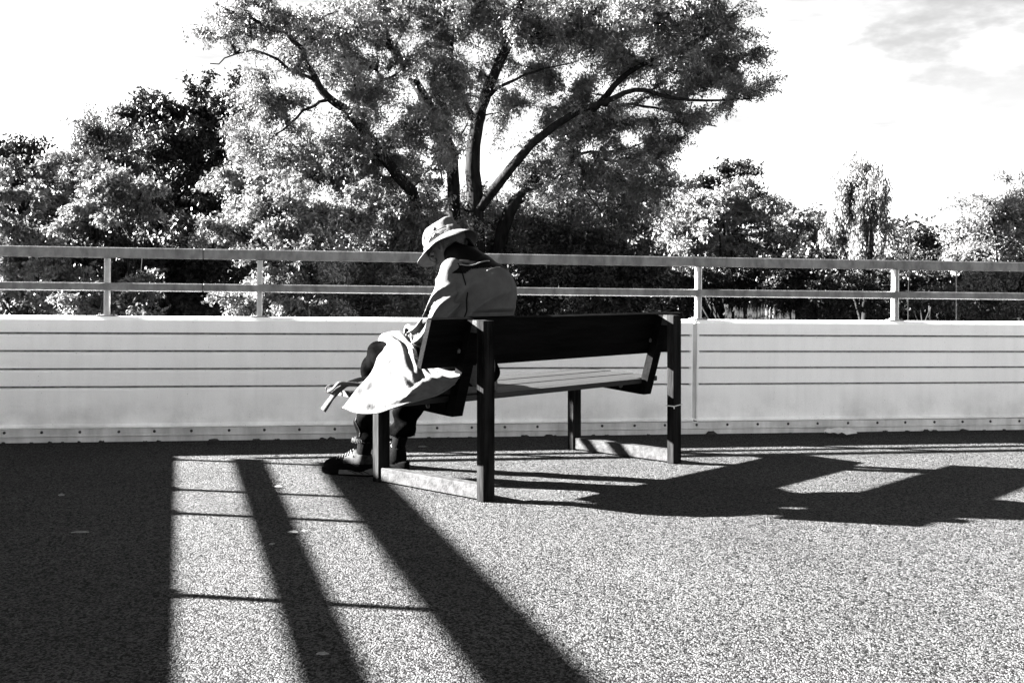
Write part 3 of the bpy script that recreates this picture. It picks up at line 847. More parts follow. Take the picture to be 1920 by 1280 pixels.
# dark lettering-like embroidery on the band
mb = MB()
for k in range(7):
    t = radians(176+k*5.0)
    for dz in (0, 1):
        a_ = HT(  .1025*1.01*cos(t), .128*1.01*sin(t), .010+.008*dz); b_ = HT(.1025*1.01*cos(t+.05), .128*1.01*sin(t+.05), .020+.006*dz*(k % 3))
        mb.tube([a_, b_], .0014, 4)
mb.build('band_embroidery', M['hatband'] if False else M['denim'], hat)
# hair at the nape, spectacles
def hair_fn(P):
    d = ell(P, HL((0, -.030, .022)), (.083, .094, .098), HR)
    q = (P-HC.astype(np.float32))@HR.astype(np.float32)
    cut = np.maximum(q[..., 1]-.005, -.055-q[..., 2]+.2*np.abs(q[..., 0]))
    return smx(d, cut, .01)+wr_noise(P, 130, .0016, 2)
Vh, Fh = surf(hair_fn, (.08, .26, 1.12), (.34, .60, 1.44), .006); pobj('hair', Vh, Fh, M['hair'])
mb = MB(); Hq = lambda p: tuple(HL(p)-q0)
for s_ in (-1, 1):
    mb.tube([Hq((s_*.032+.023*cos(t), .112-.012*abs(cos(t)*s_*.5), -.002+.018*sin(t))) for t in np.linspace(0, 2*pi, 17)], .0022, 5, caps=False)
    mb.tube([Hq((s_*.056, .104, .004)), Hq((s_*.079, .06, .006)), Hq((s_*.084, .0, .008)), Hq((s_*.083, -.02, -.012))], .0022, 5)
mb.tube([Hq((-.01, .114, .004)), Hq((0, .118, .007)), Hq((.01, .114, .004))], .002, 5)
mb.build('spectacles', M['lens'], person, True)

# ------------------------------------------------------------------ things on the bench
pad = empty('seat_pad', (BX+.22*ca-.43*sa, BY+.22*sa+.43*ca, G(BX)), ANG)
tag(pad, 'white seat pad just showing behind the person, on the bench slats', 'cushion')
V = []; F = []; n = 40
for j, (k, z) in enumerate(((.0, .5), (.96, .5), (1.0, .512), (1.0, .548), (.965, .562), (.93, .557), (.0, .557))):
    for i in range(n):
        t = 2*pi*i/n; c_, s_ = cos(t), sin(t); e = .45
        V.append((.212*k*math.copysign(abs(c_)**e, c_), .185*k*math.copysign(abs(s_)**e, s_), z+.016+.0334*(.18*k*s_)))
F = [(j*n+i, j*n+(i+1) % n, (j+1)*n+(i+1) % n, (j+1)*n+i) for j in range(6) for i in range(n)]
mb = MB(); mb.add(V, F); mb.build('pad', M['bag'], pad, True)

def cr_grid(Gd, nu, nv):
    Gd = np.array(Gd, float)
    def interp(A, n):                                # Catmull-Rom along axis 0
        m_ = len(A); Ap = np.concatenate([[2*A[0]-A[1]], A, [2*A[-1]-A[-2]]]); res = []
        for t in np.linspace(0, m_-1, n):
            i = min(int(t), m_-2); f = t-i; p0, p1, p2, p3 = Ap[i:i+4]
            res.append(.5*((2*p1)+(-p0+p2)*f+(2*p0-5*p1+4*p2-p3)*f*f+(-p0+3*p1-3*p2+p3)*f**3))
        return np.array(res)
    A = interp(Gd, nv); A = np.swapaxes(interp(np.swapaxes(A, 0, 1), nu), 0, 1)
    return A
rows = [
 [(706, 646, 6.46), (716, 626, 6.46), (743, 620, 6.44), (768, 627, 6.42), (782, 650, 6.30), (800, 672, 6.18), (862, 694, 5.98)],
 [(711, 651, 6.36), (732, 648, 6.27), (755, 650, 6.22), (773, 662, 6.15), (787, 678, 6.08), (815, 694, 6.00), (864, 697, 5.93)],
 [(698, 694, 6.20), (717, 698, 6.05), (745, 700, 5.93), (772, 704, 5.86), (800, 708, 5.83), (828, 708, 5.83), (864, 702, 5.84)],
 [(668, 730, 5.93), (692, 740, 5.86), (725, 742, 5.77), (762, 735, 5.69), (798, 727, 5.71), (826, 719, 5.76), (861, 708, 5.83)],
 [(643, 763, 5.96), (670, 773, 5.88), (705, 773, 5.79), (750, 760, 5.68), (795, 747, 5.69), (825, 737, 5.74), (855, 717, 5.81)]]
A = cr_grid([[at(*p) for p in r] for r in rows], 84, 56)
nv_, nu_ = A.shape[:2]
uu, vv = np.meshgrid(np.linspace(0, 1, nu_), np.linspace(0, 1, nv_))
dU = np.gradient(A, axis=1); dV = np.gradient(A, axis=0); Nn = np.cross(dU, dV); Nn /= np.linalg.norm(Nn, axis=2)[..., None]
if Nn[..., 1].mean() > 0: Nn = -Nn                    # towards the viewer's side
edge = np.minimum(1, 6*np.minimum(np.minimum(uu, 1-uu), np.minimum(vv, 1-vv)+.03))
w_ = (.010*np.sin(22*uu+3*np.sin(5*vv))*vv**1.5+.030*(np.abs(np.sin(7.5*uu+2.2*vv+.8))**.6-.6)*np.sin(pi*vv)+.012*np.sin(15*vv-12*uu+2*np.sin(9*uu))+.008*np.sin(21*vv+9*uu+2*np.sin(11*uu))*(.3+vv)
      + .011*np.abs(np.sin(9*uu-7*vv+1.5*np.sin(6*vv)))*(1-np.abs(2*vv-1.1))+.004*np.sin(47*uu-31*vv))
Afr = A+Nn*(w_*.75*edge)[..., None]
th_ = .012+.075*np.sqrt(np.clip(np.sin(pi*np.clip(vv*.9+.05, 0, 1))*np.sin(pi*np.clip(uu, .0, 1)), 0, 1))*(1-.5*vv)
Abk = A-Nn*(th_*edge+.003)[..., None]
Vb = np.concatenate([Afr.reshape(-1, 3), Abk.reshape(-1, 3)]); nn = nu_*nv_; Fq = []
for j in range(nv_-1):
    for i in range(nu_-1):
        a_ = j*nu_+i; Fq.append((a_, a_+1, a_+nu_+1, a_+nu_)); Fq.append((nn+a_, nn+a_+nu_, nn+a_+nu_+1, nn+a_+1))
rim = [i for i in range(nu_)]+[j*nu_+nu_-1 for j in range(1, nv_)]+[(nv_-1)*nu_+i for i in range(nu_-2, -1, -1)]+[j*nu_ for j in range(nv_-2, 0, -1)]
for a_, b_ in zip(rim, rim[1:]+rim[:1]): Fq.append((a_, nn+a_, nn+b_, b_))
bo = at(745, 740, 6.0)
bag = tag(empty('cloth_bag', bo), 'crumpled white canvas bag draped over lap and near seat end, handles hanging', 'bag')
mb = MB(); mb.add(Vb-np.array(bo), Fq); mb.build('bag_body', M['bag'], bag, True)
mb = MB(); hemline = [Afr[int(nv_-1), i]-np.array(bo) for i in range(0, nu_, 2)]; mb.tube([tuple(p) for p in hemline], .0055, 6); mb.build('hem', M['bag'], bag, True)
# printed patch and seam near the top edge of the bag
mb = MB(); PV = []; us = np.linspace(.44, .74, 14)
for sgn in (0, 1):
    for u_ in us:
        i = int(u_*(nu_-1)); j = int((.215+.09*sgn+.10*(u_-.44))*(nv_-1)); PV.append(tuple(Afr[j, i]+Nn[j, i]*.0025-np.array(bo)))
mb.add(PV, [(i, i+1, 14+i+1, 14+i) for i in range(13)]); mb.build('printed_patch', M['print_'], bag, True)
mb = MB(); mb.tube([tuple(Afr[int((.19+.08*(u_-.4))*(nv_-1)), int(u_*(nu_-1))]+Nn[10, 40]*.002-np.array(bo)) for u_ in np.linspace(.38, .8, 16)], .003, 5); mb.build('seam', M['strap'], bag, True)
def ribbon(pts, w, th, side=None):
    P = [Vector(at(*p)) for p in pts]; P2 = []
    Ar = np.array([list(p) for p in P]); m_ = len(Ar); Ap = np.concatenate([[2*Ar[0]-Ar[1]], Ar, [2*Ar[-1]-Ar[-2]]])
    for t in np.linspace(0, m_-1, m_*5):
        i = min(int(t), m_-2); f = t-i; p0, p1, p2, p3 = Ap[i:i+4]
        P2.append(.5*((2*p1)+(-p0+p2)*f+(2*p0-5*p1+4*p2-p3)*f*f+(-p0+3*p1-3*p2+p3)*f**3))
    V = []; n = len(P2)
    for i, p in enumerate(P2):
        d = Vector(P2[min(i+1, n-1)]-P2[max(i-1, 0)]).normalized(); ww = w[0]+(w[1]-w[0])*i/(n-1)
        tw = side[0]+(side[1]-side[0])*i/(n-1)
        s1 = Vector((cos(tw)*.3, sin(tw), cos(tw))); s1 = (s1-d*s1.dot(d)).normalized(); nn_ = d.cross(s1)
        for a_, b_ in ((1, 1), (-1, 1), (-1, -1), (1, -1)):
            V.append(tuple(Vector(p)+s1*a_*ww/2+nn_*b_*th/2-Vector(bo)))
    F = [(i*4+k, i*4+(k+1) % 4, (i+1)*4+(k+1) % 4, (i+1)*4+k) for i in range(n-1) for k in range(4)]+[(0, 1, 2, 3), tuple(range(n*4-4, n*4))]
    mb = MB(); mb.add(V, F); mb.build('handle', M['strap'], bag, True)
ribbon([(698, 708, 6.14), (676, 711, 6.08), (655, 718, 6.04), (640, 727, 6.00), (628, 738, 5.98), (617, 753, 5.98), (606, 769, 5.98)], (.020, .036), .006, (.5, .2))
ribbon([(690, 722, 6.06), (668, 720, 6.03), (650, 719, 6.00), (634, 719, 5.98), (624, 729, 5.98), (614, 734, 5.99)], (.022, .018), .006, (.9, .5))
mb = MB(); mb.tube([tuple(Vector(at(x, y, 6.03))-Vector(bo)) for x, y in ((626, 726), (616, 722), (611, 727), (613, 735), (622, 737))], .004, 6); mb.build('cord_loop', M['strap'], bag, True)
# second strap hanging beside the knee down to the trouser leg
# ------------------------------------------------------------------ litter and leaves on the deck
def flake(name, px, py, L, Wd, ang, m, label, cat, group=None, h=.01, seed=0, curl=.4):
    x, y, z = ground_at(px, py); r = random.Random(seed); V = []; F = []; n = 9
    for i in range(n):
        t = i/(n-1); w = Wd*sin(pi*(.06+.9*t))**.8*(.85+.3*r.random())
        zc = h*sin(pi*t)*(.7+.3*r.random())+.002
        jag = .75+.5*r.random()
        for s_ in (-1, -.3, .3, 1):
            V.append(((t-.5)*L, s_*w*jag/2, .35*zc+curl*h*.4*abs(s_)*(.5+r.random())))
    for i in range(n-1):
        for k in range(3): F.append((i*4+k, i*4+k+1, (i+1)*4+k+1, (i+1)*4+k))
    N2 = len(V); V += [(a, b, c+.0012) for a, b, c in V]; F += [tuple(N2+i for i in f[::-1]) for f in F]
    o = mesh_obj(name, V, F, m, None, True); o.location = (x, y, z+.002); o.rotation_euler = (.30, .0, ang*.5)
    o.location.z += Wd*.5*sin(.30)
    return tag(o, label, cat, group)
pale = [
 (115, 930, .032, .022, .4, 'small pale curled leaf in the dark shadow at far left'),
 (150, 1000, .075, .018, .25, 'long pale leaf lying in the shadow left of the lit strips'),
 (549, 1000, .045, .020, .5, 'pale torn leaf on the narrow shadow strip'),
 (522, 914, .040, .020, .1, 'pale leaf between the two shadow strips near the wall'),
 (432, 863, .060, .022, .3, 'pale leaf at the head of the narrow shadow strip'),
 (518, 857, .035, .018, .2, 'tiny pale leaf in the bright line left of the shoe'),
 (605, 1229, .038, .016, 0, 'tiny pale leaf low in the photo in the narrow shadow'),
 (792, 839, .055, .020, .15, 'pale leaf by the wall seen between the front leg and rear post'),
 (570, 997, .030, .015, .8, 'small pale leaf just right of the narrow shadow strip'),
 (1398, 853, .040, .018, .1, 'pale leaf in the rail shadow right of the bench'),
 (510, 1022, .028, .014, 1.2, 'tiny leaf scrap inside the narrow shadow strip')]
for i, (px, py, L, Wd, an, lb) in enumerate(pale):
    flake('dead_leaf', px, py, L, Wd, an, M['paleleaf'], lb, 'leaf', 'pale leaves scattered on the deck', .007, i)
flake('paper_scrap', 1576, 817, .235, .11, -.08, M['paper'], 'white scrap of paper lying against the kerb at right', 'paper', None, .030, 77, 1.2)
dark = [8, 60, 95, 120, 150, 192, 275, 300, 402, 483, 520, 606, 622, 805, 842, 882, 985, 1030, 1041, 1112, 1138, 1215, 1332, 1480, 1658, 1700, 1735, 1752, 1806, 1842, 1880]
for i, px in enumerate(dark):
    X = (px-960)/FPX*(WD-.03)/(1-WT*(px-960)/FPX); Y = WD+WT*X-.035-random.uniform(.0, .035)
    py = HORIZ+(CAMZ-G(X))*FPX/Y
    big = px in (483, 985, 402, 1332, 1735, 1806, 1030, 622)
    L = random.uniform(.06, .10) if big else random.uniform(.03, .06); hh = random.uniform(.012, .022) if big else random.uniform(.006, .013)
    V = []; nb = 9; rr = random.Random(i)
    for k in range(nb):
        t = 2*pi*k/nb; q = rr.uniform(.75, 1.2); V.append((L/2*cos(t)*q, L/4.5*sin(t)*q, 0))
    for k in range(nb):
        t = 2*pi*k/nb; q = rr.uniform(.35, .75); V.append((L/2*cos(t)*q, L/6*sin(t)*q, hh*rr.uniform(.35, 1.1)))
    V.append((L*rr.uniform(-.15, .15), 0, hh*rr.uniform(.6, 1.2)))
    F = [(k, (k+1) % nb, nb+(k+1) % nb, nb+k) for k in range(nb)]+[(nb+k, nb+(k+1) % nb, 2*nb) for k in range(nb)]
    o = mesh_obj('dead_leaf', V, F, M['deadleaf']); o.location = (X, Y, G(X)+.001); o.rotation_euler = (0, 0, random.uniform(-.3, .4))
    LB = {483: 'dark dead leaf against the kerb, left of the long trouser legs', 622: 'dark dead leaf against the kerb beside the front shoe', 805: 'dark dead leaf at the kerb, first right of the trouser legs',
          985: 'curled dark leaf at the kerb under the middle of the bench', 1112: 'dark leaf at the kerb just right of the far front leg', 1332: 'dark leaf at the kerb right of the far rear post',
          1806: 'largest dark crumpled leaf at the kerb near the right edge', 60: 'dark leaf at the kerb, second from the left edge'}
    tag(o, LB.get(px, 'dark dead leaf blown against the foot of the steel kerb'), 'leaf', 'dead leaves along the kerb')

# ------------------------------------------------------------------ vegetation
def leaves(C_, n, sig, size, aspect, droop=.3, rnd=RNG, base=None, strand=.45):
    """C_ (k,3) clump centres -> n leaves each, quads"""
    k = len(C_); c = np.repeat(C_, n, 0)
    sg = np.array(sig)*(np.repeat(rnd.uniform(.6, 1.3, k), n))[:, None]
    bl = rnd.normal(size=(k*n, 3)); bl /= np.linalg.norm(bl, axis=1)[:, None]; bl *= rnd.uniform(0, 1, k*n)[:, None]**.5
    if base is None: p = c+bl*sg*1.55
    else:                                           # sprays: leaves sit along the twig that feeds the clump
        b0 = np.repeat(base, n, 0); t = rnd.uniform(.25, 1.45, k*n)[:, None]; ax = c-b0
        ln = np.linalg.norm(ax, axis=1)[:, None]+1e-6
        sag = np.concatenate([np.zeros((k*n, 2)), -np.abs(droop)*.35*np.clip(t-.6, 0, 1)**2*ln*2], 1)
        p = np.where(rnd.uniform(size=(k*n, 1)) < .62, b0+ax*t+sag+bl*sg*strand, c+bl*sg*1.35)
    d = rnd.normal(size=(k*n, 3)); d[:, 2] -= droop*2; d /= np.linalg.norm(d, axis=1)[:, None]
    s_ = rnd.normal(size=(k*n, 3)); s_ -= d*(s_*d).sum(1)[:, None]; s_ /= np.linalg.norm(s_, axis=1)[:, None]
    L = size*rnd.uniform(.6, 1.35, k*n)[:, None]; w = L*aspect
    V = np.stack([p, p+d*L*.5+s_*w*.5, p+d*L, p+d*L*.45-s_*w*.5], 1).reshape(-1, 3)
    F = np.arange(len(V)).reshape(-1, 4)
    return V, F
def clumps(blobs, n, rnd=RNG, shell=.45, per=11):
    """clump centres gathered in sprays, so that the outline is uneven and gaps open between them"""
    w = np.array([b[2]*b[3]*(b[6] if len(b) > 6 else 1) for b in blobs], float); w /= w.sum()
    per = 8 if n > 3000 else per
    m_ = max(4, n//per)
    ii = rnd.choice(len(blobs), m_, p=w); u = rnd.normal(size=(m_, 3)); u /= np.linalg.norm(u, axis=1)[:, None]
    dr = u.copy(); u *= (rnd.uniform(0, 1, m_)**shell)[:, None]*rnd.uniform(.78, 1.08, m_)[:, None]
    k = rnd.integers(0, m_, n); out = np.zeros((n, 3))
    st = rnd.uniform(-.32, .30, n); jit = rnd.normal(size=(n, 3))*(.14 if n > 3000 else .10)
    for i in range(n):
        px, py, rx, ry, Y, rY = blobs[ii[k[i]]][:6]
        q = u[k[i]]+dr[k[i]]*st[i]+jit[i]*np.array([min(1, 60/rx)*1.2, min(1, 1.2/rY), min(1, 60/ry)*1.2])
        out[i] = at(px+q[0]*rx, py-q[2]*ry, Y); out[i][1] = Y+q[1]*rY
    cen = np.zeros((m_, 3))
    for i in range(m_):
        px, py, rx, ry, Y, rY = blobs[ii[i]][:6]; q = (u[i]-dr[i]*.30)*.92
        cen[i] = at(px+q[0]*rx, py-q[2]*ry, Y); cen[i][1] = Y+q[1]*rY
    return out, cen, k
TERR = -1.1
def limb_mesh(mb, pts, r0, r1, wob=.0, n=7):
    P = [np.array(p, float) for p in pts]; A_ = np.array(P); m_ = len(A_)
    Ap = np.concatenate([[2*A_[0]-A_[1]], A_, [2*A_[-1]-A_[-2]]]); Q = []
    N_ = max(4, (m_-1)*4)
    for t in np.linspace(0, m_-1, N_):
        i = min(int(t), m_-2); f = t-i; p0, p1, p2, p3 = Ap[i:i+4]
        Q.append(.5*((2*p1)+(-p0+p2)*f+(2*p0-5*p1+4*p2-p3)*f*f+(-p0+3*p1-3*p2+p3)*f**3)+RNG.normal(size=3)*wob)
    R_ = [r0+(r1-r0)*(i/(N_-1))**.8 for i in range(N_)]
    mb.tube([tuple(q) for q in Q], R_, n); return np.array(Q), np.array(R_)
def tree(name, label, base_px, Y, limbs, blobs, nclump, nleaf, sig, size, aspect, lm, droop=.3, group=None, trunk_r=.25, twigs=True, shell=.45, cat='tree', tops=None, twr=.016):
    bx, by, _ = at(base_px, 600, Y); root = tag(empty(name, (bx, Y, TERR)), label, cat, group)
    o_ = np.array([bx, Y, TERR]); mb = MB(); nodes = []
    nclump = int(nclump*1.7); C_, cen, kk = clumps(blobs, nclump, shell=shell)
    if not limbs:
        cz = C_[:, 2]; top = (C_[cz.argsort()[-max(1, nclump//12):]]).mean(0)
        limbs = [([(bx, Y, TERR), (bx+.1, Y, TERR+(top[2]-TERR)*.45), tuple(top)], trunk_r, trunk_r*.12)]
        for _ in range(6):
            q = C_[RNG.integers(len(C_))]; h = RNG.uniform(.2, .6)
            s0 = np.array([bx, Y, TERR+(q[2]-TERR)*h*.7]); limbs.append(([tuple(s0), tuple((s0+q)/2+np.array([0, 0, -.1])), tuple(q)], trunk_r*.4, trunk_r*.08))
        L3 = [(p, a, b) for p, a, b in limbs]
    else:
        L3 = [([at(*p) if len(p) == 3 and p[1] > -400 and isinstance(p, tuple) and p[2] > 1 else p for p in pts], a, b) for pts, a, b in limbs]
    for pts, a, b in L3:
        Q, R_ = limb_mesh(mb, [np.array(p)-o_ for p in pts], a*(.68 if nclump > 2000 else 1), b*.7, .02); nodes.append(Q+o_)
    nodes = np.concatenate(nodes)
    mb.build('trunk', M['bark'], root, True)
    if twigs:
        tb = MB()
        def bough(q, c, r, sides, bend):
            L = np.linalg.norm(q-c); P = [q]
            off = RNG.normal(size=3)*bend*L; off[2] = abs(off[2])*(1 if droop >= 0 else -1)
            for t in (.2, .42, .62, .82): P.append(q+(c-q)*t+off*sin(pi*t)+RNG.normal(size=3)*.035*L*.4)
            P.append(c); tb.tube([tuple(p-o_) for p in P], [r, r*.85, r*.7, r*.55, r*.4, r*.2], sides, caps=False)
        order = np.argsort([np.linalg.norm(nodes-c, axis=1).min() for c in cen]); grown = [nodes]; joined = []
        for ci in order:
            c = cen[ci]; dd = np.concatenate(grown) if len(grown) > 1 else nodes
            dist = np.linalg.norm(dd-c, axis=1)+np.maximum(dd[:, 2]-c[2], 0)*.7
            q = dd[np.argmin(dist+RNG.uniform(0, .25, len(dd)))]
            bough(q, c, twr*1.5, 4, .09); joined.append(c); grown.append(c[None, :])
        for ci, c in enumerate(C_):
            bough(cen[kk[ci]], c, twr*.6, 3, .10)
        tag(tb.build('branches', M['bark'], root), kind=None)
        # leaves also run along the twigs
    V, F = leaves(C_, int(nleaf*1.05), np.array(sig)*.8, size*.74, aspect, droop, base=None if 'birch' in name else cen[kk])
    np_mesh('crown', V-o_, F, lm, root)
    return root

# the big willow
Yw = 22
limbs = [
 ([(905, 760, Yw), (893, 450, Yw), (888, 300, Yw), (895, 225, Yw), (918, 160, Yw-.3), (962, 60, Yw-.4), (990, -60, Yw-.5)], .30, .09),
 ([(840, 760, Yw+.3), (850, 450, Yw+.3), (848, 300, Yw+.5), (800, 190, Yw+.4), (735, 90, Yw+.5), (700, -10, Yw+.6), (680, -90, Yw+.7)], .24, .08),
 ([(800, 760, Yw-.8), (785, 410, Yw-.8), (715, 290, Yw-1.2), (670, 228, Yw-1.5), (612, 180, Yw-1.7), (590, 145, Yw-1.8), (550, 72, Yw-2), (480, 42, Yw-2.1), (400, 5, Yw-2.2)], .20, .03),
 ([(592, 150, Yw-1.8), (545, 128, Yw-2), (500, 102, Yw-2), (450, 100, Yw-2.1), (395, 122, Yw-2.2)], .055, .015),
 ([(612, 185, Yw-1.7), (560, 215, Yw-1.9), (510, 260, Yw-2.1), (470, 300, Yw-2.2)], .05, .012),
 ([(893, 400, Yw), (960, 310, Yw-.4), (1035, 240, Yw-.7), (1130, 192, Yw-.9), (1200, 172, Yw-1), (1300, 190, Yw-1.1), (1400, 185, Yw-1.2)], .17, .02),
 ([(920, 760, Yw+.3), (940, 440, Yw+.2), (990, 355, Yw+.2), (1040, 290, Yw+.2), (1110, 210, Yw+.1), (1170, 140, Yw), (1250, 100, Yw), (1350, 60, Yw)], .24, .03),
 ([(1130, 195, Yw+.1), (1200, 200, Yw+.3), (1270, 215, Yw+.4), (1340, 240, Yw+.4)], .06, .015),
 ([(895, 230, Yw), (850, 140, Yw+.2), (845, 60, Yw+.3), (860, -40, Yw+.3)], .12, .05),
 ([(905, 185, Yw-.2), (960, 150, Yw-.3), (1030, 128, Yw-.4), (1085, 112, Yw-.4)], .06, .015),
 ([(735, 90, Yw+.5), (680, 60, Yw+.3), (640, 30, Yw+.2), (600, -10, Yw)], .08, .03),
 ([(735, 95, Yw+.5), (770, 30, Yw+.5), (790, -40, Yw+.5)], .07, .03),
 ([(1020, 330, Yw), (1060, 335, Yw-.3), (1100, 360, Yw-.5), (1130, 400, Yw-.6)], .06, .015),
 ([(1010, 320, Yw+.2), (1080, 290, Yw+.4), (1160, 280, Yw+.6), (1240, 260, Yw+.7)], .07, .015),
 ([(700, 275, Yw-1.2), (640, 300, Yw-1.4), (580, 330, Yw-1.6), (530, 370, Yw-1.7)], .06, .012),
]
blobs = [  # px, py, rx, ry, depth, depth radius, weight
 (420, 70, 85, 65, Yw-2.2, .8, .55), (500, 30, 100, 60, Yw-2, 1, .8), (520, 190, 110, 55, Yw-1.9, .9, .9), (470, 270, 75, 65, Yw-2, .8, .9),
 (620, 60, 100, 90, Yw-.8, 1.4, 1), (720, 0, 130, 80, Yw, 2, 1), (600, 300, 140, 90, Yw-1.3, 1.3, 1), (720, 150, 110, 100, Yw-.8, 1.4, 1),
 (830, 60, 110, 90, Yw, 1.8, 1), (960, 40, 120, 80, Yw, 1.8, 1), (820, 220, 70, 110, Yw-1.2, 1, .9), (700, 300, 110, 90, Yw-1, 1.2, 1),
 (840, 320, 60, 70, Yw-1.2, .8, .7), (1090, 40, 120, 80, Yw+.1, 1.6, 1.1), (1230, 30, 130, 80, Yw+.2, 1.4, 1.1), (1345, 45, 90, 70, Yw, 1, 1.1), (1300, 100, 110, 50, Yw-.4, .9, .9), (1385, 100, 50, 50, Yw, .7, .5),
 (1200, 120, 130, 55, Yw+.3, 1.3, 1.1), (1330, 150, 100, 50, Yw, 1, 1), (1400, 170, 62, 38, Yw-1, .6, .9), (1280, 225, 85, 45, Yw, .9, 1.1),
 (1130, 230, 110, 50, Yw+.4, 1.2, 1.1), (1230, 290, 85, 45, Yw+.3, 1, 1.1), (1080, 320, 120, 80, Yw+.5, 1.2, 1.2), (1190, 360, 90, 80, Yw+.6, 1, 1.1),
 (1000, 220, 50, 40, Yw+.6, .8, .5), (980, 440, 120, 90, Yw+.8, 1, 1.1), (1120, 450, 110, 90, Yw+.8, 1, 1.2), (780, 450, 120, 80, Yw-1, 1, 1), (680, 420, 110, 90, Yw-1, 1, .9),
 (900, 130, 50, 60, Yw-.6, .8, .6), (1010, 130, 80, 45, Yw+.4, 1, .9), (960, 200, 45, 60, Yw+.5, .6, .6), (1090, 160, 80, 50, Yw+.4, .8, .8), (1060, 250, 80, 50, Yw+.5, .8, .8),
 (900, 400, 80, 70, Yw+.9, .8, 1), (980, 340, 70, 50, Yw+.9, .7, .8), (1060, 400, 90, 60, Yw+1, .8, 1), (810, 390, 70, 60, Yw+1, .8, .9), (850, 480, 90, 60, Yw+1, .8, .9),
 (760, 330, 60, 60, Yw+.6, .8, .8), (1000, 185, 55, 30, Yw+.5, .6, .5), (975, 250, 40, 35, Yw+.6, .5, .5), (1050, 200, 60, 50, Yw+.5, .6, .6), (850, 150, 60, 60, Yw-.8, .7, .8), (870, 250, 40, 60, Yw+.8, .6, .5), (1020, 60, 90, 50, Yw-.8, .8, .7), (1160, 60, 90, 60, Yw-.9, .8, .7), (660, 180, 70, 60, Yw-1.9, .6, .8), (1250, 170, 80, 40, Yw-.8, .7, .8), (560, 130, 70, 50, Yw-2.1, .6, .7),
]
tree('willow_tree', 'very large spreading willow in the centre, crown running out of the photo top', 895, Yw, limbs, blobs, 3700, 80, (.20, .22, .15), .092, .32, M['lf_bright'], droop=.45, shell=.55)

def T(name, label, bx, Y, blobs, nc, nl, sg, size, asp, lm, **k):
    return tree(name, label, bx, Y, None, blobs, nc, nl, sg, size, asp, M[lm], **k)
# left side
T('broadleaf_tree', 'dark round topped tree at the left edge of the photo', 20, 25, [(20, 300, 75, 75, 25, 1.6), (-60, 340, 90, 110, 25.5, 1.8), (40, 420, 100, 110, 25, 1.5)], 420, 60, (.24, .24, .20), .13, .5, 'lf_dark', trunk_r=.2)
T('broadleaf_tree', 'tall dark tree rising left of the willow, its top above the pale shrubs', 330, 27, [(370, 240, 75, 90, 27, 1.6), (290, 260, 65, 70, 27, 1.5), (330, 370, 120, 110, 27, 1.8), (320, 500, 130, 90, 27, 1.6), (415, 195, 60, 50, 26.5, 1.2), (290, 215, 55, 40, 26.5, 1.0), (360, 320, 90, 80, 25.2, 1), (230, 400, 80, 120, 27.5, 1.4)], 1150, 60, (.25, .25, .2), .13, .5, 'lf_dark', trunk_r=.25)
T('slender_tree', 'narrow feathery tree with a double tip behind the pale shrubs at left', 195, 24, [(190, 260, 50, 50, 24, .9), (155, 300, 45, 60, 24, .9), (220, 290, 50, 80, 24, 1), (180, 390, 90, 90, 24, 1.1)], 420, 60, (.16, .18, .26), .10, .35, 'lf_mid', trunk_r=.12, droop=-.4)
T('pale_shrub', 'pale leafy shrub filling the left edge behind the rails', 60, 19, [(50, 350, 75, 55, 19, .8), (110, 380, 60, 40, 19, .7), (20, 440, 80, 60, 18.6, .8), (60, 540, 110, 60, 18.4, .7), (-40, 500, 80, 120, 19, .8)], 480, 60, (.15, .15, .10), .095, .55, 'lf_pale', trunk_r=.08)
T('pale_shrub', 'pale shrub with sunlit top between the left edge and the dark tree', 240, 18.5, [(205, 340, 60, 45, 18.5, .7), (180, 400, 80, 45, 18.5, .8), (250, 360, 60, 40, 18.7, .7), (200, 560, 120, 45, 18, .7, .8), (130, 480, 80, 50, 18.4, .7, .6)], 330, 60, (.15, .15, .10), .095, .55, 'lf_pale', trunk_r=.08)
T('dark_shrub', 'dark shrub in the hollow behind the left rails', 330, 20.5, [(300, 480, 130, 70, 20.5, .8), (330, 560, 120, 60, 20.3, .7), (120, 480, 110, 60, 20.5, .8)], 420, 55, (.2, .2, .15), .11, .55, 'lf_dark', trunk_r=.08)
T('pale_shrub', 'bright rounded shrub under the left of the willow crown', 540, 17.5, [(450, 350, 75, 50, 18.4, .8), (520, 400, 90, 60, 17.8, .8), (420, 430, 60, 30, 17.8, .5), (560, 470, 100, 60, 17.4, .8), (500, 560, 90, 55, 17.2, .7), (590, 560, 80, 55, 17.3, .7), (640, 400, 90, 60, 17.9, .8)], 900, 62, (.14, .15, .10), .085, .5, 'lf_pale', trunk_r=.08)
T('broadleaf_shrub', 'grey leafed shrub directly behind the seated person', 740, 18, [(700, 520, 80, 70, 18, .8), (790, 540, 90, 60, 18, .8), (680, 580, 90, 30, 17.8, .6), (760, 450, 70, 50, 18.4, .7)], 420, 58, (.16, .16, .12), .09, .5, 'lf_mid', trunk_r=.08)
T('dark_shrub', 'dark shrub behind the bench back, right of the person', 1040, 20, [(960, 540, 110, 70, 20, .9), (1080, 540, 110, 70, 20, .9), (1180, 520, 90, 80, 20.2, .9), (1050, 460, 120, 50, 20.6, .8)], 700, 55, (.2, .2, .15), .10, .5, 'lf_dark', trunk_r=.08)
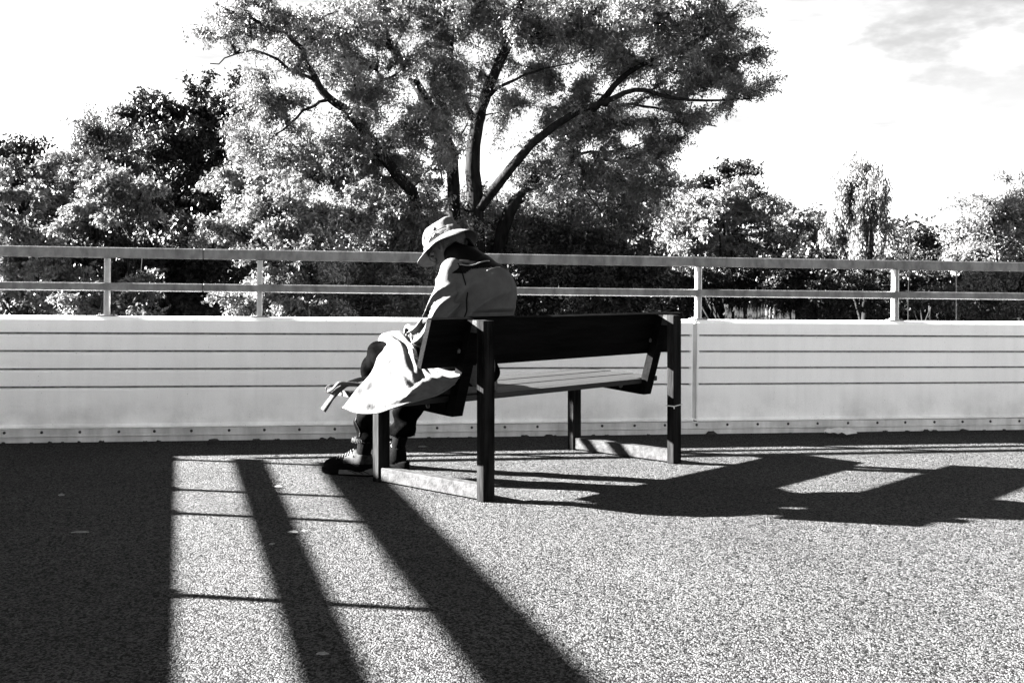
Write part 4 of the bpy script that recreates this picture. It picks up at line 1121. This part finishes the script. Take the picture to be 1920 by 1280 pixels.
# right side
T('broadleaf_tree', 'dark dense tree behind the willow trunks, just above the bench back', 960, 30, [(820, 420, 110, 70, 30, 1), (950, 400, 110, 60, 30, 1), (1080, 410, 120, 70, 30, 1), (1190, 420, 80, 60, 30, 1), (900, 490, 130, 60, 30, 1), (1090, 500, 140, 60, 30, 1)], 700, 60, (.3, .3, .24), .14, .5, 'lf_dark', trunk_r=.2)
T('broadleaf_tree', 'dark domed tree top showing behind the pale spreading tree at right', 1370, 38, [(1375, 340, 48, 38, 38, 1.2), (1310, 350, 40, 30, 38, 1), (1350, 390, 80, 40, 38, 1.4), (1400, 370, 40, 30, 38, 1)], 260, 60, (.35, .35, .28), .2, .5, 'lf_dark', trunk_r=.3)
T('spreading_tree', 'pale spreading tree right of the willow, with feathery sunlit leaves', 1360, 27, [(1300, 400, 75, 45, 27, 1.2), (1370, 385, 85, 40, 27, 1.2), (1440, 405, 80, 35, 27, 1.2), (1490, 420, 50, 25, 27, .9), (1350, 450, 120, 40, 27, 1.2), (1260, 460, 50, 50, 27, 1), (1450, 460, 80, 35, 27, 1)], 620, 55, (.26, .24, .09), .13, .35, 'lf_pale', trunk_r=.15, twr=.02)
T('dark_shrub', 'dark hedge like shrub under the pale spreading tree', 1350, 26, [(1300, 520, 110, 40, 26, .8), (1400, 530, 110, 40, 26, .8), (1500, 510, 90, 50, 26, .9), (1240, 560, 90, 40, 26, .8), (1560, 560, 110, 45, 26, .8)], 620, 55, (.24, .24, .18), .10, .5, 'lf_dark', trunk_r=.1)
T('weeping_birch', 'weeping birch with hanging pale tresses at right', 1618, 33, [(1622, 345, 36, 34, 33, .8), (1600, 390, 48, 50, 33, .9), (1645, 400, 38, 60, 33, .9), (1600, 460, 55, 50, 33, 1), (1660, 470, 35, 40, 33, .8), (1575, 400, 18, 30, 33, .5)], 330, 90, (.10, .12, .42), .15, .28, 'lf_pale', trunk_r=.16, droop=1.6, shell=.5)
T('broadleaf_tree', 'small grey crown between the pale spreading tree and the weeping birch', 1540, 36, [(1530, 430, 40, 30, 36, 1), (1550, 470, 50, 30, 36, 1)], 110, 55, (.3, .3, .25), .18, .5, 'lf_mid', trunk_r=.15)
T('dark_shrub', 'low dark bush right of the weeping birch', 1735, 30, [(1735, 450, 38, 18, 30, .6), (1700, 490, 60, 35, 30, .8), (1770, 480, 50, 40, 30, .8), (1650, 530, 110, 40, 29, .8), (1760, 540, 90, 40, 29, .8)], 420, 55, (.22, .22, .16), .10, .55, 'lf_dark', trunk_r=.08)
T('slender_tree', 'open feathery tree at the right edge with bare twig tips against the sky', 1890, 23, [(1900, 350, 45, 60, 23, .9, .5), (1870, 400, 80, 50, 23, 1, .9), (1830, 430, 80, 40, 23, 1), (1900, 460, 90, 50, 23, 1), (1960, 380, 70, 90, 23, 1), (1800, 470, 50, 30, 23, .8)], 560, 45, (.17, .17, .13), .085, .45, 'lf_pale', trunk_r=.1, twr=.014)
T('pale_shrub', 'low shrub behind the rails at the right edge of the photo', 1850, 20, [(1850, 540, 100, 35, 20, .7), (1900, 585, 90, 20, 19.5, .6), (1780, 560, 60, 30, 20, .6), (1960, 530, 80, 50, 20, .7)], 330, 55, (.16, .16, .11), .09, .5, 'lf_mid', trunk_r=.06)
# young sapling with a few large leaves
sp_ = at(1702, 600, 16); sap = tag(empty('sapling', (sp_[0], 16, TERR)), 'thin young sapling with a few big dark leaves standing between birch and dark bush', 'sapling')
o_ = np.array([sp_[0], 16, TERR]); mb = MB(); mb.tube([tuple(np.array(at(x, y, 16))-o_) for x, y in ((1704, 800), (1703, 560), (1707, 470), (1704, 430), (1700, 398))], [.010, .009, .007, .005, .004], 6); mb.build('stem', M['bark'], sap, True)
for i, (x, y, s_) in enumerate(((1697, 398, .07), (1703, 412, .09), (1711, 415, .10), (1700, 426, .09), (1709, 430, .12), (1697, 436, .10), (1712, 440, .10), (1702, 446, .11), (1694, 455, .1), (1714, 458, .12))):
    p = np.array(at(x, y, 16+random.uniform(-.1, .1)))-o_; L = s_; a_ = random.uniform(0, 6); tl = random.uniform(-.8, .4)
    V = []
    for t, w in ((0, 0), (.3, .32), (.65, .36), (1, 0)):
        for sg_ in ((-1, 1) if w else (0,)):
            dx = t*L-.5*L; V.append((p[0]+dx*cos(a_)-sg_*w*L*sin(a_), p[1]+(dx*sin(a_)*.5+sg_*w*L*.4), p[2]+dx*tl+.12*L*abs(sg_)))
    mesh_obj('leaf', V, [(0, 1, 2), (1, 3, 4, 2), (3, 5, 4)], M['lf_mid'], sap)

# far woodland that closes the view between the trunks
n_ = 6500; xs = RNG.uniform(-38, 42, n_); C_ = np.stack([xs, RNG.uniform(44, 50, n_), TERR+RNG.uniform(0, 1, n_)**.9*(3.7+.6*np.sin(xs*.45)+.4*np.sin(xs*1.3))], 1)
V, F = leaves(C_, 44, (.4, .4, .3), .2, .55, .1); tag(np_mesh('far_woodland', V, F, M['lf_dark']), kind='stuff')
n_ = 700; C_ = np.stack([RNG.uniform(-11, 3.2, n_), RNG.uniform(23.6, 25, n_), TERR+RNG.uniform(0, 1, n_)*1.9], 1)
V, F = leaves(C_, 70, (.3, .3, .2), .09, .5, .1); tag(np_mesh('undergrowth', V, F, M['lf_dark']), kind='stuff')

# far picket fence and a thin post
f0 = np.array(at(1358, 600, 20.5)); f1 = np.array(at(1490, 600, 21.2)); fe = tag(empty('picket_fence', (f0[0], f0[1], TERR)), 'short run of weathered picket fence glimpsed under the right rails', 'fence')
dv = f1-f0; dv[2] = 0; npk = 30; proto = None
for i in range(npk):
    t = i/(npk-1); h = 1.71+random.uniform(-.05, .03)-(.10 if i > 20 else 0)
    if proto is None:
        mb = MB(); mb.add([(-.019, -.01, 0), (.019, -.01, 0), (.019, -.01, 1.56), (0, -.01, 1.62), (-.019, -.01, 1.56), (-.019, .01, 0), (.019, .01, 0), (.019, .01, 1.56), (0, .01, 1.62), (-.019, .01, 1.56)],
            [(0, 1, 2, 3, 4), (9, 8, 7, 6, 5), (0, 5, 6, 1), (1, 6, 7, 2), (2, 7, 8, 3), (3, 8, 9, 4), (4, 9, 5, 0)])
        o = mb.build('picket', M['picket'], fe); proto = o
    else: o = bpy.data.objects.new('picket', proto.data); link(o, fe)
    o.location = tuple(dv*t+np.array([0, random.uniform(-.02, .02), 0])); o.scale = (1, 1, h/1.62); o.rotation_euler = (0, random.uniform(-.02, .02), random.uniform(-.1, .1))
for z in (.4, 1.25):
    mb = MB(); mb.tube([(0, .035, z), (dv[0], dv[1]+.035, z)], .03, 4); mb.build('fence_rail', M['picket'], fe)
pp = at(1793, 600, 19); pr = tag(empty('marker_post', (pp[0], pp[1], TERR)), 'thin pale post among the bushes near the right edge, just below the top rail', 'post')
mb = MB(); top = at(1793, 507, 19)[2]-TERR; mb.tube([(0, 0, 0), (0, 0, top)], [.011, .010], 8); mb.tube([(0, 0, top), (0, 0, top+.03)], [.014, .01], 8); mb.build('shaft', M['kerbsteel'] if False else M['steel'], pr, True)
